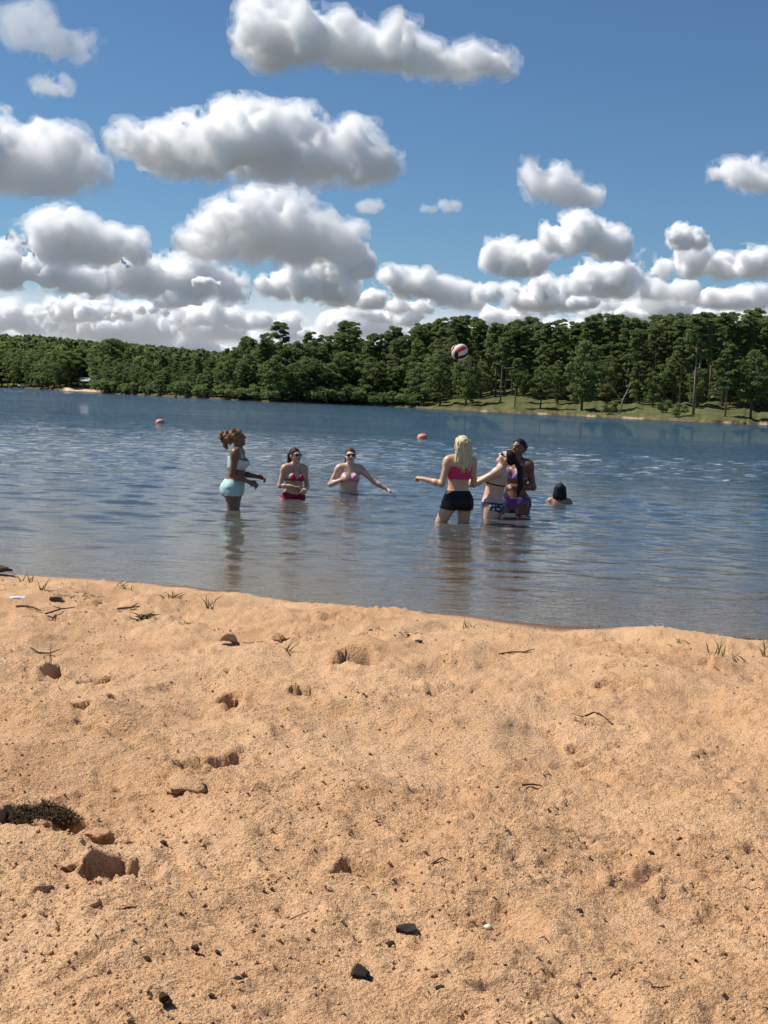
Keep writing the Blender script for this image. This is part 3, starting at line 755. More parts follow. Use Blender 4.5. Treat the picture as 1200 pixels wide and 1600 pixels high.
# pine stand behind the grassy bank (photo x 640 to 1200 and a little beyond)
for px in np.arange(650, 1330, 11.5):
    az = px_az(px + _r.uniform(-5, 5)); s = _r.uniform(26, 40); Ht = top_height(px, az, s)
    plant(KP[int(_r.integers(0, 3))], az, s, Ht * _r.uniform(.86, 1.0), 19)
for px in np.arange(645, 1330, 13):
    az = px_az(px + _r.uniform(-6, 6)); s = _r.uniform(44, 62); Ht = top_height(px, az, s)
    plant(KP[int(_r.integers(0, 3))] if _r.uniform() < .65 else KB[3], az, s, Ht * _r.uniform(.88, 1.0), 18.5)
for px in np.arange(655, 1330, 26):
    az = px_az(px + _r.uniform(-10, 10)); s = _r.uniform(20, 34); Ht = top_height(px, az, s)
    plant(KB[int(_r.integers(0, 4))], az, s, Ht * _r.uniform(.35, .62), 15)
for px in np.arange(660, 1330, 19):
    az = px_az(px + _r.uniform(-8, 8)); plant(KS[1], az, _r.uniform(42, 60), _r.uniform(2, 3.6), 3.2, wide=1.3)
# single trees on the bank that stand out
for (px, s, hf, kd, bh, lb) in [(728, 8, .62, KB[0], 15, 'dark leafy tree at the left end of the grassy bank'), (688, 7, .66, KB[1], 15, 'dense round tree beside the grassy bank'), (655, 5, .55, KB[1], 15, 'leafy tree leaning over the end of the pale bank'),
                                (782, 16, .80, KP[2], 19, 'slender pine with a pale straight trunk on the grass behind the bank'), (805, 7, .55, KP[1], 19, 'small pine growing near the edge of the grassy bank'), (845, 7, .50, KB[3], 15, 'small slim tree at the edge of the grassy bank'),
                                (910, 6, .78, KB[2], 15, 'tall dark tree standing alone at the edge of the grassy bank'), (1085, 9, .97, KP[2], 19, 'tallest pine on the lawn with a long bare pale trunk'), (1062, 22, .75, KP[0], 19, 'bare-trunked pine behind the tallest lawn pine'),
                                (1041, 11, .16, KS[1], 3.2, 'small round bush standing on the lawn'), (1058, 3.5, .18, KS[0], 3.2, 'bright green bush at the water edge of the lawn'), (1135, 7, .70, KP[1], 19, 'broad low-branched pine at the edge of the lawn'),
                                (1175, 6, .66, KB[3], 15, 'leaning tree with a pale crooked trunk by the far water'), (955, 3, .15, KS[1], 3.2, 'grey-green scrub at the water beside a dead snag')]:
    az = px_az(px); plant(kd, az, s, top_height(px, az, s) * hf, bh, lb)
def dead_snag():
    root = bpy.data.objects.new('dead_tree', None); COL.objects.link(root); root.location = far_point(px_az(968), 3.5)
    root['label'] = 'bare grey dead tree leaning over the far bank'; root['category'] = 'tree'
    v, f = tube_mesh([[(0, 0, -.4, .16), (.6, 0, 2.4, .12), (1.9, .2, 5.4, .05)]], 6); link('trunk', py_mesh('trunk', v, f), M_DEAD, root)
    for pth in ([(.5, 0, 2.0, .06), (-.6, .2, 3.4, .04), (-1.2, .2, 4.4, .015)], [(1.0, 0, 3.4, .05), (2.2, -.2, 4.0, .015)], [(1.3, .1, 4.2, .04), (.9, .2, 5.6, .012)]):
        v, f = tube_mesh([pth], 5); link('limb', py_mesh('limb', v, f), M_DEAD, root)
dead_snag()
# distant left shore under the hill
for px in list(np.arange(-60, 100, 9.0)) + [104, 150]:
    az = px_az(px); s = _r.uniform(2, 9) if px < 98 else 30
    plant(KB[int(_r.integers(0, 3))], az, s, _r.uniform(9.5, 14.5), 15, wide=1.2)
for px in np.arange(-60, 175, 9.0):
    az = px_az(px); s = _r.uniform(34, 44) ; plant(KB[int(_r.integers(0, 4))], az, s, _r.uniform(12, 15), 15, wide=1.2)
# the wooded hill: a far mass of crowns
def hill_woods():
    r = np.random.default_rng(9); VV, QQ, off = [], [], 0
    rows = [(70, 16), (105, 15), (145, 15), (190, 15), (240, 15)]
    for s0, H in rows:
        for px in np.arange(-330, 430, 7.5):
            az = px_az(px + r.uniform(-3, 3)); s = s0 + r.uniform(-14, 14)
            if px > 345 and s0 < 150: continue
            # tree line of the hill in the photo: from y 518 at the left edge to 545 at x 345
            p = far_point(az, s); yl = np.interp(px, [-300, 0, 60, 150, 250, 345, 430], [512, 519, 521, 531, 538, 547, 556])
            hmax = CAM_H + math.hypot(p[0], p[1]) * math.tan(R(az_el(px, yl)[1])) - p[2]
            Ht = min(H * r.uniform(.85, 1.2), hmax * r.uniform(.90, 1.0)) if s0 < 230 else hmax * r.uniform(.86, 1.0)
            if Ht < 5: continue
            kd = KB[int(r.integers(0, 4))]; n = len(kd['Q']); sel = r.choice(n, n // 36, replace=False)
            v = kd['V'].reshape(-1, 4, 3)[sel]; cen = v.mean(1, keepdims=True); v = cen + (v - cen) * 4.8
            a = r.uniform(0, 6.28); ca, sa = math.cos(a), math.sin(a); v = v * (Ht / 15)
            v = np.stack([v[..., 0] * ca - v[..., 1] * sa, v[..., 0] * sa + v[..., 1] * ca, v[..., 2]], -1) * np.array((1.15, 1.15, 1)) + p
            VV.append(v.reshape(-1, 3)); QQ.append(np.arange(len(sel) * 4).reshape(-1, 4) + off); off += len(sel) * 4
    V = np.concatenate(VV); Q = np.concatenate(QQ)
    link('woodland', mesh_from('woodland', V, Q, smooth=False), M_HILL, kind='stuff', label='dark wooded hill behind the distant shore', category='woodland')
hill_woods()
# understory and the woods behind the pine stand
def back_woods():
    r = np.random.default_rng(19); VV, QQ, off = [], [], 0
    for s0 in (70, 85, 105):
        for px in np.arange(340, 1420, 9.0):
            az = px_az(px + r.uniform(-4, 4)); s = s0 + r.uniform(-8, 8); p = far_point(az, s)
            y = np.interp(px, TOP[:, 0], TOP[:, 1]) + 10; hm = CAM_H + math.hypot(p[0], p[1]) * math.tan(R(az_el(px, y)[1])) - p[2]
            Ht = hm * r.uniform(.7, .95); kd = KB[int(r.integers(0, 3))]; n = len(kd['Q']); sel = r.choice(n, n // 36, replace=False)
            v = kd['V'].reshape(-1, 4, 3)[sel]; cen = v.mean(1, keepdims=True); v = (cen + (v - cen) * 5.0) * (Ht / 15) + p
            VV.append(v.reshape(-1, 3)); QQ.append(np.arange(len(sel) * 4).reshape(-1, 4) + off); off += len(sel) * 4
    link('woodland', mesh_from('woodland', np.concatenate(VV), np.concatenate(QQ), smooth=False), M_BROAD, kind='stuff', label='dense woods filling in behind the shore trees', category='woodland')
back_woods()
# pavilion by the little bathing beach
def box(x0, x1, y0, y1, z0, z1):
    v = [(x, y, z) for z in (z0, z1) for (x, y) in ((x0, y0), (x1, y0), (x1, y1), (x0, y1))]
    return v, [(3, 2, 1, 0), (4, 5, 6, 7), (0, 1, 5, 4), (1, 2, 6, 5), (2, 3, 7, 6), (3, 0, 4, 7)]
def pavilion():
    az = px_az(147); p = far_point(az, 20)
    root = bpy.data.objects.new('pavilion', None); COL.objects.link(root); root.location = p; root.rotation_euler[2] = -R(az) + .2
    root['label'] = 'open picnic pavilion with pale metal roof behind the small distant beach'; root['category'] = 'pavilion'
    roof_m = plain_material('metal_roof', (.55, .57, .60), (.48, .50, .53), 1.0, .45, .5); wood = plain_material('painted_wood', (.30, .25, .20), None, 2.0)
    L, W = 5.2, 3.4
    v = [(-L, -W, 2.5), (L, -W, 2.5), (L, W, 2.5), (-L, W, 2.5), (-L, 0, 3.7), (L, 0, 3.7), (-L, -W, 2.38), (L, -W, 2.38), (L, W, 2.38), (-L, W, 2.38)]
    f = [(0, 1, 5, 4), (2, 3, 4, 5), (0, 4, 3, 9, 6), (1, 7, 8, 2, 5), (6, 7, 1, 0), (9, 3, 2, 8), (6, 9, 8, 7)]
    rf = link('roof', py_mesh('roof', v, f, False), roof_m, root)
    for x in (-4.6, 0, 4.6):
        for y in (-2.9, 2.9):
            link('post', py_mesh('post', *box(x - .12, x + .12, y - .12, y + .12, -.4, 2.37), False), wood, root)
    link('floor_slab', py_mesh('floor_slab', *box(-4.9, 4.9, -3.1, 3.1, -.5, .06), False), plain_material('concrete', (.42, .40, .37), None, 2.0), root)
pavilion()
def white_skiff():
    az = px_az(37); p = far_point(az, 1.2)
    root = bpy.data.objects.new('rowboat', None); COL.objects.link(root); root.location = p + np.array((0, 0, .1)); root.rotation_euler[2] = -R(az)
    root['label'] = 'small white rowboat lying on the distant bank below the hill'; root['category'] = 'boat'
    V, Fc = [], []
    xs = np.linspace(-2, 2, 9)
    for x in xs:
        w = .75 * (1 - (abs(x) / 2.05) ** 3) ; k = .15 * (abs(x) / 2) ** 2
        V += [(x, -w, .62 + k), (x, -w * .75, .15 + k), (x, 0, .02 + k), (x, w * .75, .15 + k), (x, w, .62 + k)]
    for i in range(8):
        for j in range(4): Fc.append((i * 5 + j, (i + 1) * 5 + j, (i + 1) * 5 + j + 1, i * 5 + j + 1))
    hull = link('hull', py_mesh('hull', V, Fc), plain_material('white_paint', (.75, .75, .73), None, 3.0, .4), root)
    hull.modifiers.new('thick', 'SOLIDIFY').thickness = .05
    for x in (-.8, .5): link('seat', py_mesh('seat', *box(x - .14, x + .14, -.62, .62, .42, .46), False), M_DEAD, root)
white_skiff()

# ------------------------------------------------------------------ people
def rot(axis, deg): return np.array(Matrix.Rotation(R(deg), 3, axis))
def field(prims, lo, hi, h):
    """smooth union of limbs: ('c', a, b, ra, rb, k) tapered limb, ('e', centre, radii, rotation, k) ellipsoid"""
    lo = np.array(lo, float); dims = np.ceil((np.array(hi) - lo) / h).astype(int) + 1
    Fd = np.full(dims, .08, np.float32)
    ax = [(lo[i] + h * np.arange(dims[i])).astype(np.float32) for i in range(3)]
    for p in prims:
        k = p[-1]
        if p[0] == 'c':
            a, b = np.array(p[1]), np.array(p[2]); m = max(p[3], p[4]) + k + .02; l, u = np.minimum(a, b) - m, np.maximum(a, b) + m
        else:
            c, rad, M = np.array(p[1]), np.array(p[2]), np.array(p[3]); m = max(rad) + k + .02; l, u = c - m, c + m
        sl = [slice(max(0, int((l[i] - lo[i]) / h)), max(0, min(dims[i], int((u[i] - lo[i]) / h) + 2))) for i in range(3)]
        if any(s.stop <= s.start for s in sl): continue
        X, Y, Z = ax[0][sl[0], None, None], ax[1][None, sl[1], None], ax[2][None, None, sl[2]]
        if p[0] == 'c':
            ab = b - a; L2 = float(ab @ ab) + 1e-12
            t = np.clip(((X - a[0]) * ab[0] + (Y - a[1]) * ab[1] + (Z - a[2]) * ab[2]) / L2, 0, 1)
            d = np.sqrt((X - a[0] - t * ab[0]) ** 2 + (Y - a[1] - t * ab[1]) ** 2 + (Z - a[2] - t * ab[2]) ** 2) - (p[3] + t * (p[4] - p[3]))
        else:
            x, y, z = X - c[0], Y - c[1], Z - c[2]
            q = [(M[0, i] * x + M[1, i] * y + M[2, i] * z) for i in range(3)]
            k0 = np.sqrt(sum((q[i] / rad[i]) ** 2 for i in range(3))); k1 = np.sqrt(sum((q[i] / rad[i] ** 2) ** 2 for i in range(3))) + 1e-9
            d = k0 * (k0 - 1) / k1
        sub = Fd[tuple(sl)]
        if k > 0:
            hh = np.clip(k - np.abs(sub - d), 0, None); Fd[tuple(sl)] = np.minimum(sub, d) - hh * hh / (4 * k)
        else: Fd[tuple(sl)] = np.minimum(sub, d)
    return Fd, ax
def unit(v): v = np.array(v, float); return v / np.linalg.norm(v)
I3 = np.eye(3)
def skin_material(name, col):
    m, nt = new_mat(name)
    tc = N(nt, 'ShaderNodeTexCoord').outputs['Object']
    n = N(nt, 'ShaderNodeTexNoise', ins={'Vector': tc, 'Scale': 9.0, 'Detail': 4.0}).outputs[0]
    c = mix_col(nt, ramp(nt, n, .35, .65), col, (col[0] * .88, col[1] * .82, col[2] * .80))
    p = N(nt, 'ShaderNodeBsdfPrincipled', ins={'Base Color': c, 'Roughness': .42, 'Specular IOR Level': .45, 'Subsurface Weight': .08, 'Subsurface Radius': (.012, .005, .003), 'Subsurface Scale': 1.0})
    N(nt, 'ShaderNodeOutputMaterial', ins={0: p.outputs[0]}); return m
def hair_material(name, c1, c2):
    m, nt = new_mat(name)
    tc = N(nt, 'ShaderNodeTexCoord').outputs['Object']
    n = N(nt, 'ShaderNodeTexNoise', ins={'Vector': vec_n(nt, 'MULTIPLY', tc, (60, 60, 9)), 'Scale': 1.0, 'Detail': 4.0, 'Roughness': .6}).outputs[0]
    c = mix_col(nt, ramp(nt, n, .35, .65), c1, c2)
    b = N(nt, 'ShaderNodeBump', ins={'Height': n, 'Strength': .9, 'Distance': .012})
    p = N(nt, 'ShaderNodeBsdfPrincipled', ins={'Base Color': c, 'Roughness': .55, 'Specular IOR Level': .18, 'Normal': b.outputs[0]})
    N(nt, 'ShaderNodeOutputMaterial', ins={0: p.outputs[0]}); return m
def floral_material():
    m, nt = new_mat('floral_cloth')
    tc = N(nt, 'ShaderNodeTexCoord').outputs['Object']
    v = N(nt, 'ShaderNodeTexVoronoi', ins={'Vector': tc, 'Scale': 24.0})
    c = mix_col(nt, ramp(nt, v.outputs['Distance'], .42, .30), (.022, .025, .05), (.62, .60, .60))
    v2 = N(nt, 'ShaderNodeTexVoronoi', ins={'Vector': vec_n(nt, 'ADD', tc, (.3, .2, .1)), 'Scale': 17.0})
    c = mix_col(nt, ramp(nt, v2.outputs['Distance'], .32, .22), c, (.18, .22, .42))
    p = N(nt, 'ShaderNodeBsdfPrincipled', ins={'Base Color': c, 'Roughness': .6})
    N(nt, 'ShaderNodeOutputMaterial', ins={0: p.outputs[0]}); return m
M_SUNG = plain_material('dark_lens', (.015, .012, .012), None, 3, .12, .6)
M_EYE = plain_material('eye', (.03, .02, .015), (.05, .03, .02), 30, .2, .6)
M_LIP = plain_material('lips', (.42, .13, .12), (.36, .11, .10), 30, .4, .5)
M_LIPD = plain_material('dark_lips', (.20, .07, .06), None, 30, .4, .5)

def person(name_label, px, py_water, above, face_dir, skin, hair, top, bottom, pose, dark=False, glasses=False, face=True, build=1.0, yshift=0.0):
    g = dict(lean=0, twist=0, head=(0, 0, 0), legR=((.06, .02, -1), (.0, -.03, -1)), legL=((-.06, .02, -1), (0, -.03, -1)), hips=0)
    g.update(pose)
    bw = build
    # ---- frames
    piv = np.array((0, 0, .95)); Rc = rot('Z', g['twist']) @ rot('X', -g['lean']) @ rot('Y', g.get('side', 0))
    ch = lambda p: piv + Rc @ (np.array(p, float) - piv)
    nb = np.array((0, -.005, 1.405)); hy, hp, hr = g['head']
    Rh = rot('Z', hy) @ rot('X', hp) @ rot('Y', hr)                  # absolute head attitude
    nbp = ch(nb)
    hd = lambda p: nbp + Rh @ (np.array(p, float) - nb)
    torso, limbs, head = [], [], []
    E = lambda L, f, M, c, r_, k: L.append(('e', f(c), r_, M, k))
    # ---- pelvis and torso
    E(torso, lambda c: np.array(c), I3, (0, -.005, .925), (.158 * bw, .108 * bw, .125), .03)
    for sx in (-1, 1):
        E(torso, lambda c: np.array(c), I3, (sx * .075, -.072, .885), (.088 * bw, .088 * bw, .095), .05)
        E(torso, lambda c: np.array(c), I3, (sx * .115 * bw, 0, .88), (.062 * bw, .09 * bw, .12), .05)
    torso.append(('c', np.array((0, 0, .98)), ch((0, .005, 1.10)), .112 * bw, .102 * bw, .06))
    torso.append(('c', ch((-.035, .005, 1.08)), ch((-.045, 0, 1.20)), .082 * bw, .095 * bw, .05))
    torso.append(('c', ch((.035, .005, 1.08)), ch((.045, 0, 1.20)), .082 * bw, .095 * bw, .05))
    E(torso, ch, Rc, (0, .0, 1.245), (.140 * bw, .096 * bw, .135), .05)
    torso.append(('c', ch((-.115, -.012, 1.362)), ch((.115, -.012, 1.362)), .052, .052, .06))
    for sx in (-1, 1):
        E(torso, ch, Rc, (sx * .070, .080, 1.235), (.063 * bw, .060 * bw, .062 * bw), .025)
        torso.append(('c', ch((sx * .03, -.02, 1.40)), ch((sx * .14, -.012, 1.372)), .034, .04, .05))
        torso.append(('e', ch((sx * .055, -.055, 1.30)), (.07, .05, .09), Rc, .04))
    # ---- neck and head
    head.append(('c', ch((0, -.012, 1.38)), hd((0, .004, 1.475)), .050, .046, .035))
    E(head, hd, Rh, (0, -.008, 1.560), (.073, .092, .090), .03)
    E(head, hd, Rh, (0, .032, 1.512), (.058, .062, .072), .03)
    E(head, hd, Rh, (0, .068, 1.452), (.026, .024, .020), .03)           # chin
    head.append(('c', hd((0, .086, 1.552)), hd((0, .106, 1.522)), .010, .014, .012))
    for sx in (-1, 1):
        E(head, hd, Rh, (sx * .073, -.004, 1.538), (.011, .020, .030), .008)
        E(head, hd, Rh, (sx * .034, .058, 1.513), (.026, .026, .024), .02)
    E(head, hd, Rh, (0, .078, 1.570), (.050, .018, .012), .02)           # brow
    # ---- legs
    feet = []
    for sx, key in ((1, 'legR'), (-1, 'legL')):
        th, shn = unit(g[key][0]), unit(g[key][1])
        hip = np.array((sx * .088 * bw, -.005, .875)); kn = hip + th * .415; an = kn + shn * .39
        limbs.append(('c', hip, kn, .086 * bw, .054 * bw, .045)); limbs.append(('c', hip + np.array((sx * .015, -.01, -.03)), hip + th * .25, .080 * bw, .066 * bw, .03))
        cf = kn + shn * .13 + np.array((0, -.018, 0))
        limbs.append(('c', kn, cf, .050, .054 * bw, .03)); limbs.append(('c', cf, an, .052 * bw, .034, .03))
        hl = an + np.array((0, -.035, -.045)); toe = an + np.array((sx * .03, .155, -.055))
        limbs.append(('c', hl, toe, .034, .024, .025)); limbs.append(('c', an, hl, .036, .034, .02)); feet.append(min(hl[2] - .034, toe[2] - .024))
    # ---- arms and hands
    for sx, key in ((1, 'armR'), (-1, 'armL')):
        up, fo = unit(g[key][0]), unit(g[key][1]); curl = g[key][2] if len(g[key]) > 2 else .5
        sh = ch((sx * .158 * (.6 + .4 * bw), -.012, 1.355)); el = sh + up * .275; wr = el + fo * .232
        limbs.append(('e', sh + up * .03, (.052, .052, .056), I3, .04)); limbs.append(('c', sh, el, .045 * bw, .036, .03))
        limbs.append(('c', el, el + fo * .08, .037, .038, .02)); limbs.append(('c', el + fo * .08, wr, .037, .025, .02))
        pn = np.array(g[key][3] if len(g[key]) > 3 else (0, 0, -1.0)); pn = unit(pn - fo * (pn @ fo)); lt = np.cross(fo, pn) * sx
        pc = wr + fo * .048
        Mh = np.stack([lt, fo, pn], 1)
        limbs.append(('e', pc, (.040, .055, .017), Mh, .02))
        for i, ln in enumerate((.068, .078, .073, .058)):
            b0 = wr + fo * .088 + lt * ((1.5 - i) * .0195)
            d1 = unit(fo * math.cos(curl * .9) + pn * math.sin(curl * .9) + lt * (1.5 - i) * .06); d2 = unit(fo * math.cos(curl * 2.1) + pn * math.sin(curl * 2.1))
            b1 = b0 + d1 * ln * .55; b2 = b1 + d2 * ln * .5
            limbs.append(('c', b0, b1, .0095, .009, .004)); limbs.append(('c', b1, b2, .009, .0075, .004))
        t0 = wr + fo * .022 + lt * .026; t1 = t0 + unit(fo * .6 + lt * .7 + pn * .35) * .042; t2 = t1 + unit(fo * .9 + lt * .15 + pn * .4) * .032
        limbs.append(('c', t0, t1, .013, .011, .008)); limbs.append(('c', t1, t2, .011, .0085, .004))
    prims = torso + limbs + head
    pts = np.array([q for p in prims for q in ((p[1], p[2]) if p[0] == 'c' else (p[1],))])
    lo, hi = pts.min(0) - .14, pts.max(0) + .14
    h = .0085
    Fd, ax = field(prims, lo, hi, h)
    V, Q = surface_nets(Fd, lo, h)
    zb = min(feet)
    top_z = V[:, 2].max()
    P0 = at_z(px, py_water); bed = float(beach_height(np.array([P0[0]]), np.array([P0[1] + yshift]))[0])
    k = (above - bed) / (top_z - zb)
    mk = lambda W: (np.asarray(W) - np.array((0, 0, zb))) * k
    body = link('person', mesh_from('person', mk(V), Q), skin, label=name_label, category='person', group='people playing ball in the shallow water')
    del body['group']
    body.location = (P0[0], P0[1] + yshift, bed); body.rotation_euler[2] = math.atan2(-face_dir[0], face_dir[1])
    def part(nm, Fp, lo_, h_, mat):
        if not (Fp < 0).any(): return None
        W, T = surface_nets(Fp, np.array(lo_), h_)
        return link(nm, mesh_from(nm, mk(W), T), mat, body)
    def grid_pts(a): return np.meshgrid(*a, indexing='ij')
    # ---- garments: the body's own surface a few millimetres out, cut to the garment's outline
    cfield = torso + [l for l in limbs if l[0] == 'c' and l[3] > .06]
    def chest_coords(a):
        X, Y, Z = grid_pts(a); M = Rc.T; x, y, z = X - piv[0], Y - piv[1], Z - piv[2]
        return [M[i, 0] * x + M[i, 1] * y + M[i, 2] * z + piv[i] for i in range(3)]
    cc = ch((0, 0, 1.26)); l2, h2 = cc - np.array((.27, .27, .26)), cc + np.array((.27, .27, .26))
    hg = .0065
    Tf, a2 = field(torso, l2, h2, hg); cx, cy, cz = chest_coords(a2)
    def tub(ax_, bx_, r_):
        a, b = np.array(ax_), np.array(bx_); ab = b - a
        t = np.clip(((cx - a[0]) * ab[0] + (cy - a[1]) * ab[1] + (cz - a[2]) * ab[2]) / (ab @ ab), 0, 1)
        return np.sqrt((cx - a[0] - t * ab[0]) ** 2 + (cy - a[1] - t * ab[1]) ** 2 + (cz - a[2] - t * ab[2]) ** 2) - r_
    kind, mat = top
    if kind == 'sports':
        reg = np.maximum(np.maximum(1.150 - cz, cz - 1.288 - .02 * np.clip(-cy / .1, -1, .5) - .25 * np.clip(np.abs(cx) - .10, 0, 1)), np.abs(cx) - .2)
        vneck = .62 * (cz - 1.235) - np.abs(cx) + .012                       # scooped front and back
        reg = np.maximum(reg, np.minimum(vneck, 1.5) * .8)
        for sx in (-1, 1):
            reg = np.minimum(reg, tub((sx * .085, .08, 1.27), (sx * .075, .0, 1.415), .017)); reg = np.minimum(reg, tub((sx * .075, .0, 1.415), (sx * .07, -.11, 1.26), .020))
        nm = 'sports_top'
    else:
        reg = np.full(cx.shape, .2, np.float32)
        for sx in (-1, 1):
            d = np.sqrt(((cx - sx * .068) / 1.0) ** 2 + ((cz - 1.228) / 1.0) ** 2) - .060
            tri = np.maximum(np.maximum(1.182 - cz, (np.abs(cx - sx * .066) - .070 + .78 * np.clip(cz - 1.19, 0, 1) * .9)), .02 - cy)
            reg = np.minimum(reg, np.maximum(tri, d - .012)); reg = np.minimum(reg, tub((sx * .064, .12, 1.27), (sx * .030, .0, 1.43), .0075)) if kind == 'halter' else np.minimum(np.minimum(reg, tub((sx * .075, .11, 1.27), (sx * .085, .0, 1.42), .008)), tub((sx * .085, .0, 1.42), (sx * .08, -.10, 1.20), .008))
        reg = np.minimum(reg, np.maximum(np.abs(cz - 1.190) - .0085, np.abs(cx) - .19))
        nm = 'bikini_top'
    part(nm, np.maximum(Tf - .0065, reg).astype(np.float32), l2, hg, mat)
    kind, mat = bottom
    l3, h3 = np.array((-.30, -.30, .58)), np.array((.30, .30, 1.09))
    Pf, a3 = field(cfield, l3, h3, hg); X, Y, Z = grid_pts(a3)
    if kind in ('shorts', 'loose'):
        hem = .800 if kind == 'shorts' else .790
        flare = (.009 if kind == 'shorts' else .008) + (.03 if kind == 'shorts' else .035) * np.clip(.90 - Z, 0, .2) ** 1.0
        wr = .004 * vnoise2(X * 30 + Y * 12, Z * 26)
        reg = np.maximum(hem + .15 * np.clip(-Y, -.1, .1) * (-.25) + .12 * np.clip(np.abs(X) - .10, 0, 1) - Z, Z - 1.015)
        Fp = np.maximum(Pf - flare - wr, reg); nm = 'shorts'
    elif kind == 'high':
        reg = np.maximum(Z - .965 - .22 * np.abs(X), .80 + .80 * np.clip(np.abs(X) - .05, 0, 1) - Z); Fp = np.maximum(Pf - .0065, reg); nm = 'bikini_bottom'
    else:
        reg = np.maximum(Z - .958 - .10 * np.clip(np.abs(X) - .08, 0, 1), np.where(Y < 0, .79 + .50 * np.clip(np.abs(X) - .05, 0, 1), .80 + .95 * np.clip(np.abs(X) - .03, 0, 1)) - Z); Fp = np.maximum(Pf - .0065, reg); nm = 'bikini_bottom'
    part(nm, Fp.astype(np.float32), l3, hg, mat)
    if kind == 'wrap':                                    # knotted ties at each hip
        for sx in (-1, 1):
            r_ = np.random.default_rng(6); kn = np.array((sx * .165, .02, .925)); tp = [('e', kn, (.018, .02, .02), I3, .004)]
            for _ in range(5): tp.append(('c', kn, kn + np.array((sx * r_.uniform(.01, .04), r_.uniform(-.06, .06), r_.uniform(-.14, -.05))), .010, .006, .004))
            Ff, _ = field(tp, kn - .2, kn + .2, .005); part('tie', Ff, kn - .2, .005, mat)
    # ---- hair
    hstyle, hmat = hair
    hc = hd((0, 0, 1.50)); l4, h4 = hc - np.array((.34, .38, .62)), hc + np.array((.34, .34, .30)); hh_ = .0075
    sk = [('e', hd((0, -.012, 1.562)), (.082, .102, .099), Rh, 0.0)]
    Hf, a4 = field(sk, l4, h4, hh_); X, Y, Z = grid_pts(a4)
    M = Rh.T; x, y, z = X - nbp[0], Y - nbp[1], Z - nbp[2]
    hx, hyy, hz = [M[i, 0] * x + M[i, 1] * y + M[i, 2] * z + nb[i] for i in range(3)]
    cut = np.maximum((hyy - .052) * .9 - (hz - 1.60) * .9, (1.505 - hz) + np.clip(hyy + .02, 0, 1) * .9)      # leave the face free
    Hf = np.maximum(Hf, cut)
    ex = []
    nape = hd((0, -.085, 1.50)); down = np.array((0, 0, -1.0))
    if hstyle == 'puff':
        b = hd((0, -.095, 1.60)); r_ = np.random.default_rng(2)
        for _ in range(48):
            d = unit(r_.normal(size=3) * np.array((.8, 1, 1)) + np.array((0, -.4, -.3))); q = b + (Rh @ d) * r_.uniform(.02, .10) + np.array((0, -.015, -.02)); ex.append(('e', q, tuple(r_.uniform(.016, .034, 3)), I3, .012))
        for _ in range(10): q = b + np.array((r_.uniform(-.04, .04), r_.uniform(-.07, -.01), r_.uniform(-.17, -.06))); ex.append(('e', q, (.018, .02, .03), I3, .01))
        for _ in range(26):
            a = r_.uniform(-1.5, 1.5); t = r_.uniform(-.5, 1.2); q = hd((.078 * math.sin(a) * math.cos(t * .6), -.02 + .09 * math.cos(a) * math.cos(t + .2) * .6, 1.575 + .085 * math.sin(max(t, .1)))); ex.append(('e', q, tuple(r_.uniform(.014, .024, 3)), I3, .01))
    elif hstyle == 'long':                                # loose, spread over the upper back
        r_ = np.random.default_rng(4)
        for i in range(15):
            u = (i - 7) / 7; s0 = hd((.070 * u, -.055 - .035 * (1 - u * u), 1.585)); s1 = hd((.082 * u, -.085 - .02 * (1 - u * u), 1.47)); s2 = ch((.085 * u, -.135 + r_.uniform(-.01, .01), 1.36)); e_ = ch((.075 * u + r_.uniform(-.02, .02) + .02, -.135 + r_.uniform(-.012, .008), 1.265 + .05 * u * u + r_.uniform(-.035, .035)))
            ex += [('c', s0, s1, .024, .024, .012), ('c', s1, s2, .024, .021, .012), ('c', s2, e_, .021, .008, .01)]
        ex += [('e', hd((0, -.05, 1.56)), (.086, .075, .09), Rh, .02)]
    elif hstyle == 'tail':                                # long straight ponytail hanging free
        b = hd((0, -.105, 1.585)); 
        m1 = b + np.array((0, -.06, -.09)); m2 = m1 + np.array((.0, -.015, -.20)); m3 = m2 + np.array((.01, .03, -.15))
        ex += [('c', hd((0, -.08, 1.59)), b, .03, .028, .02), ('c', b, m1, .028, .036, .02), ('c', m1, m2, .038, .036, .02), ('c', m2, m3, .036, .012, .02)]
    elif hstyle == 'back':                                # wet hair combed back behind the shoulders
        m1 = hd((0, -.085, 1.46)); m2 = ch((0, -.115, 1.33))
        for sx in (-1, 0, 1): ex += [('c', hd((sx * .045, -.07, 1.56)), m1 + np.array((sx * .035, 0, 0)), .035, .032, .02), ('c', m1 + np.array((sx * .035, 0, 0)), m2 + np.array((sx * .04, 0, 0)), .03, .014, .02)]
    elif hstyle == 'bob':                                 # loose shoulder-length, covering the neck
        for i in range(11):
            u = (i - 5) / 5; ex += [('c', hd((.066 * u, -.035 - .045 * (1 - u * u), 1.585)), hd((.088 * u, -.055 - .035 * (1 - u * u), 1.455)), .034, .032, .02), ('c', hd((.088 * u, -.055 - .035 * (1 - u * u), 1.455)), hd((.105 * u + .012 * math.sin(i * 2.3), -.065 - .03 * (1 - u * u), 1.375 + .025 * math.sin(i * 1.7))), .032, .008, .012)]
        ex += [('e', hd((0, -.015, 1.57)), (.088, .105, .098), Rh, .03)]
    elif hstyle == 'bun':
        ex += [('e', hd((0, -.115, 1.575)), (.04, .042, .045), Rh, .01), ('c', hd((.02, -.11, 1.56)), hd((.05, -.12, 1.40)), .028, .012, .02)]
    if ex:
        Ef, _ = field(ex, l4, h4, hh_); Hf = np.minimum(Hf, Ef)
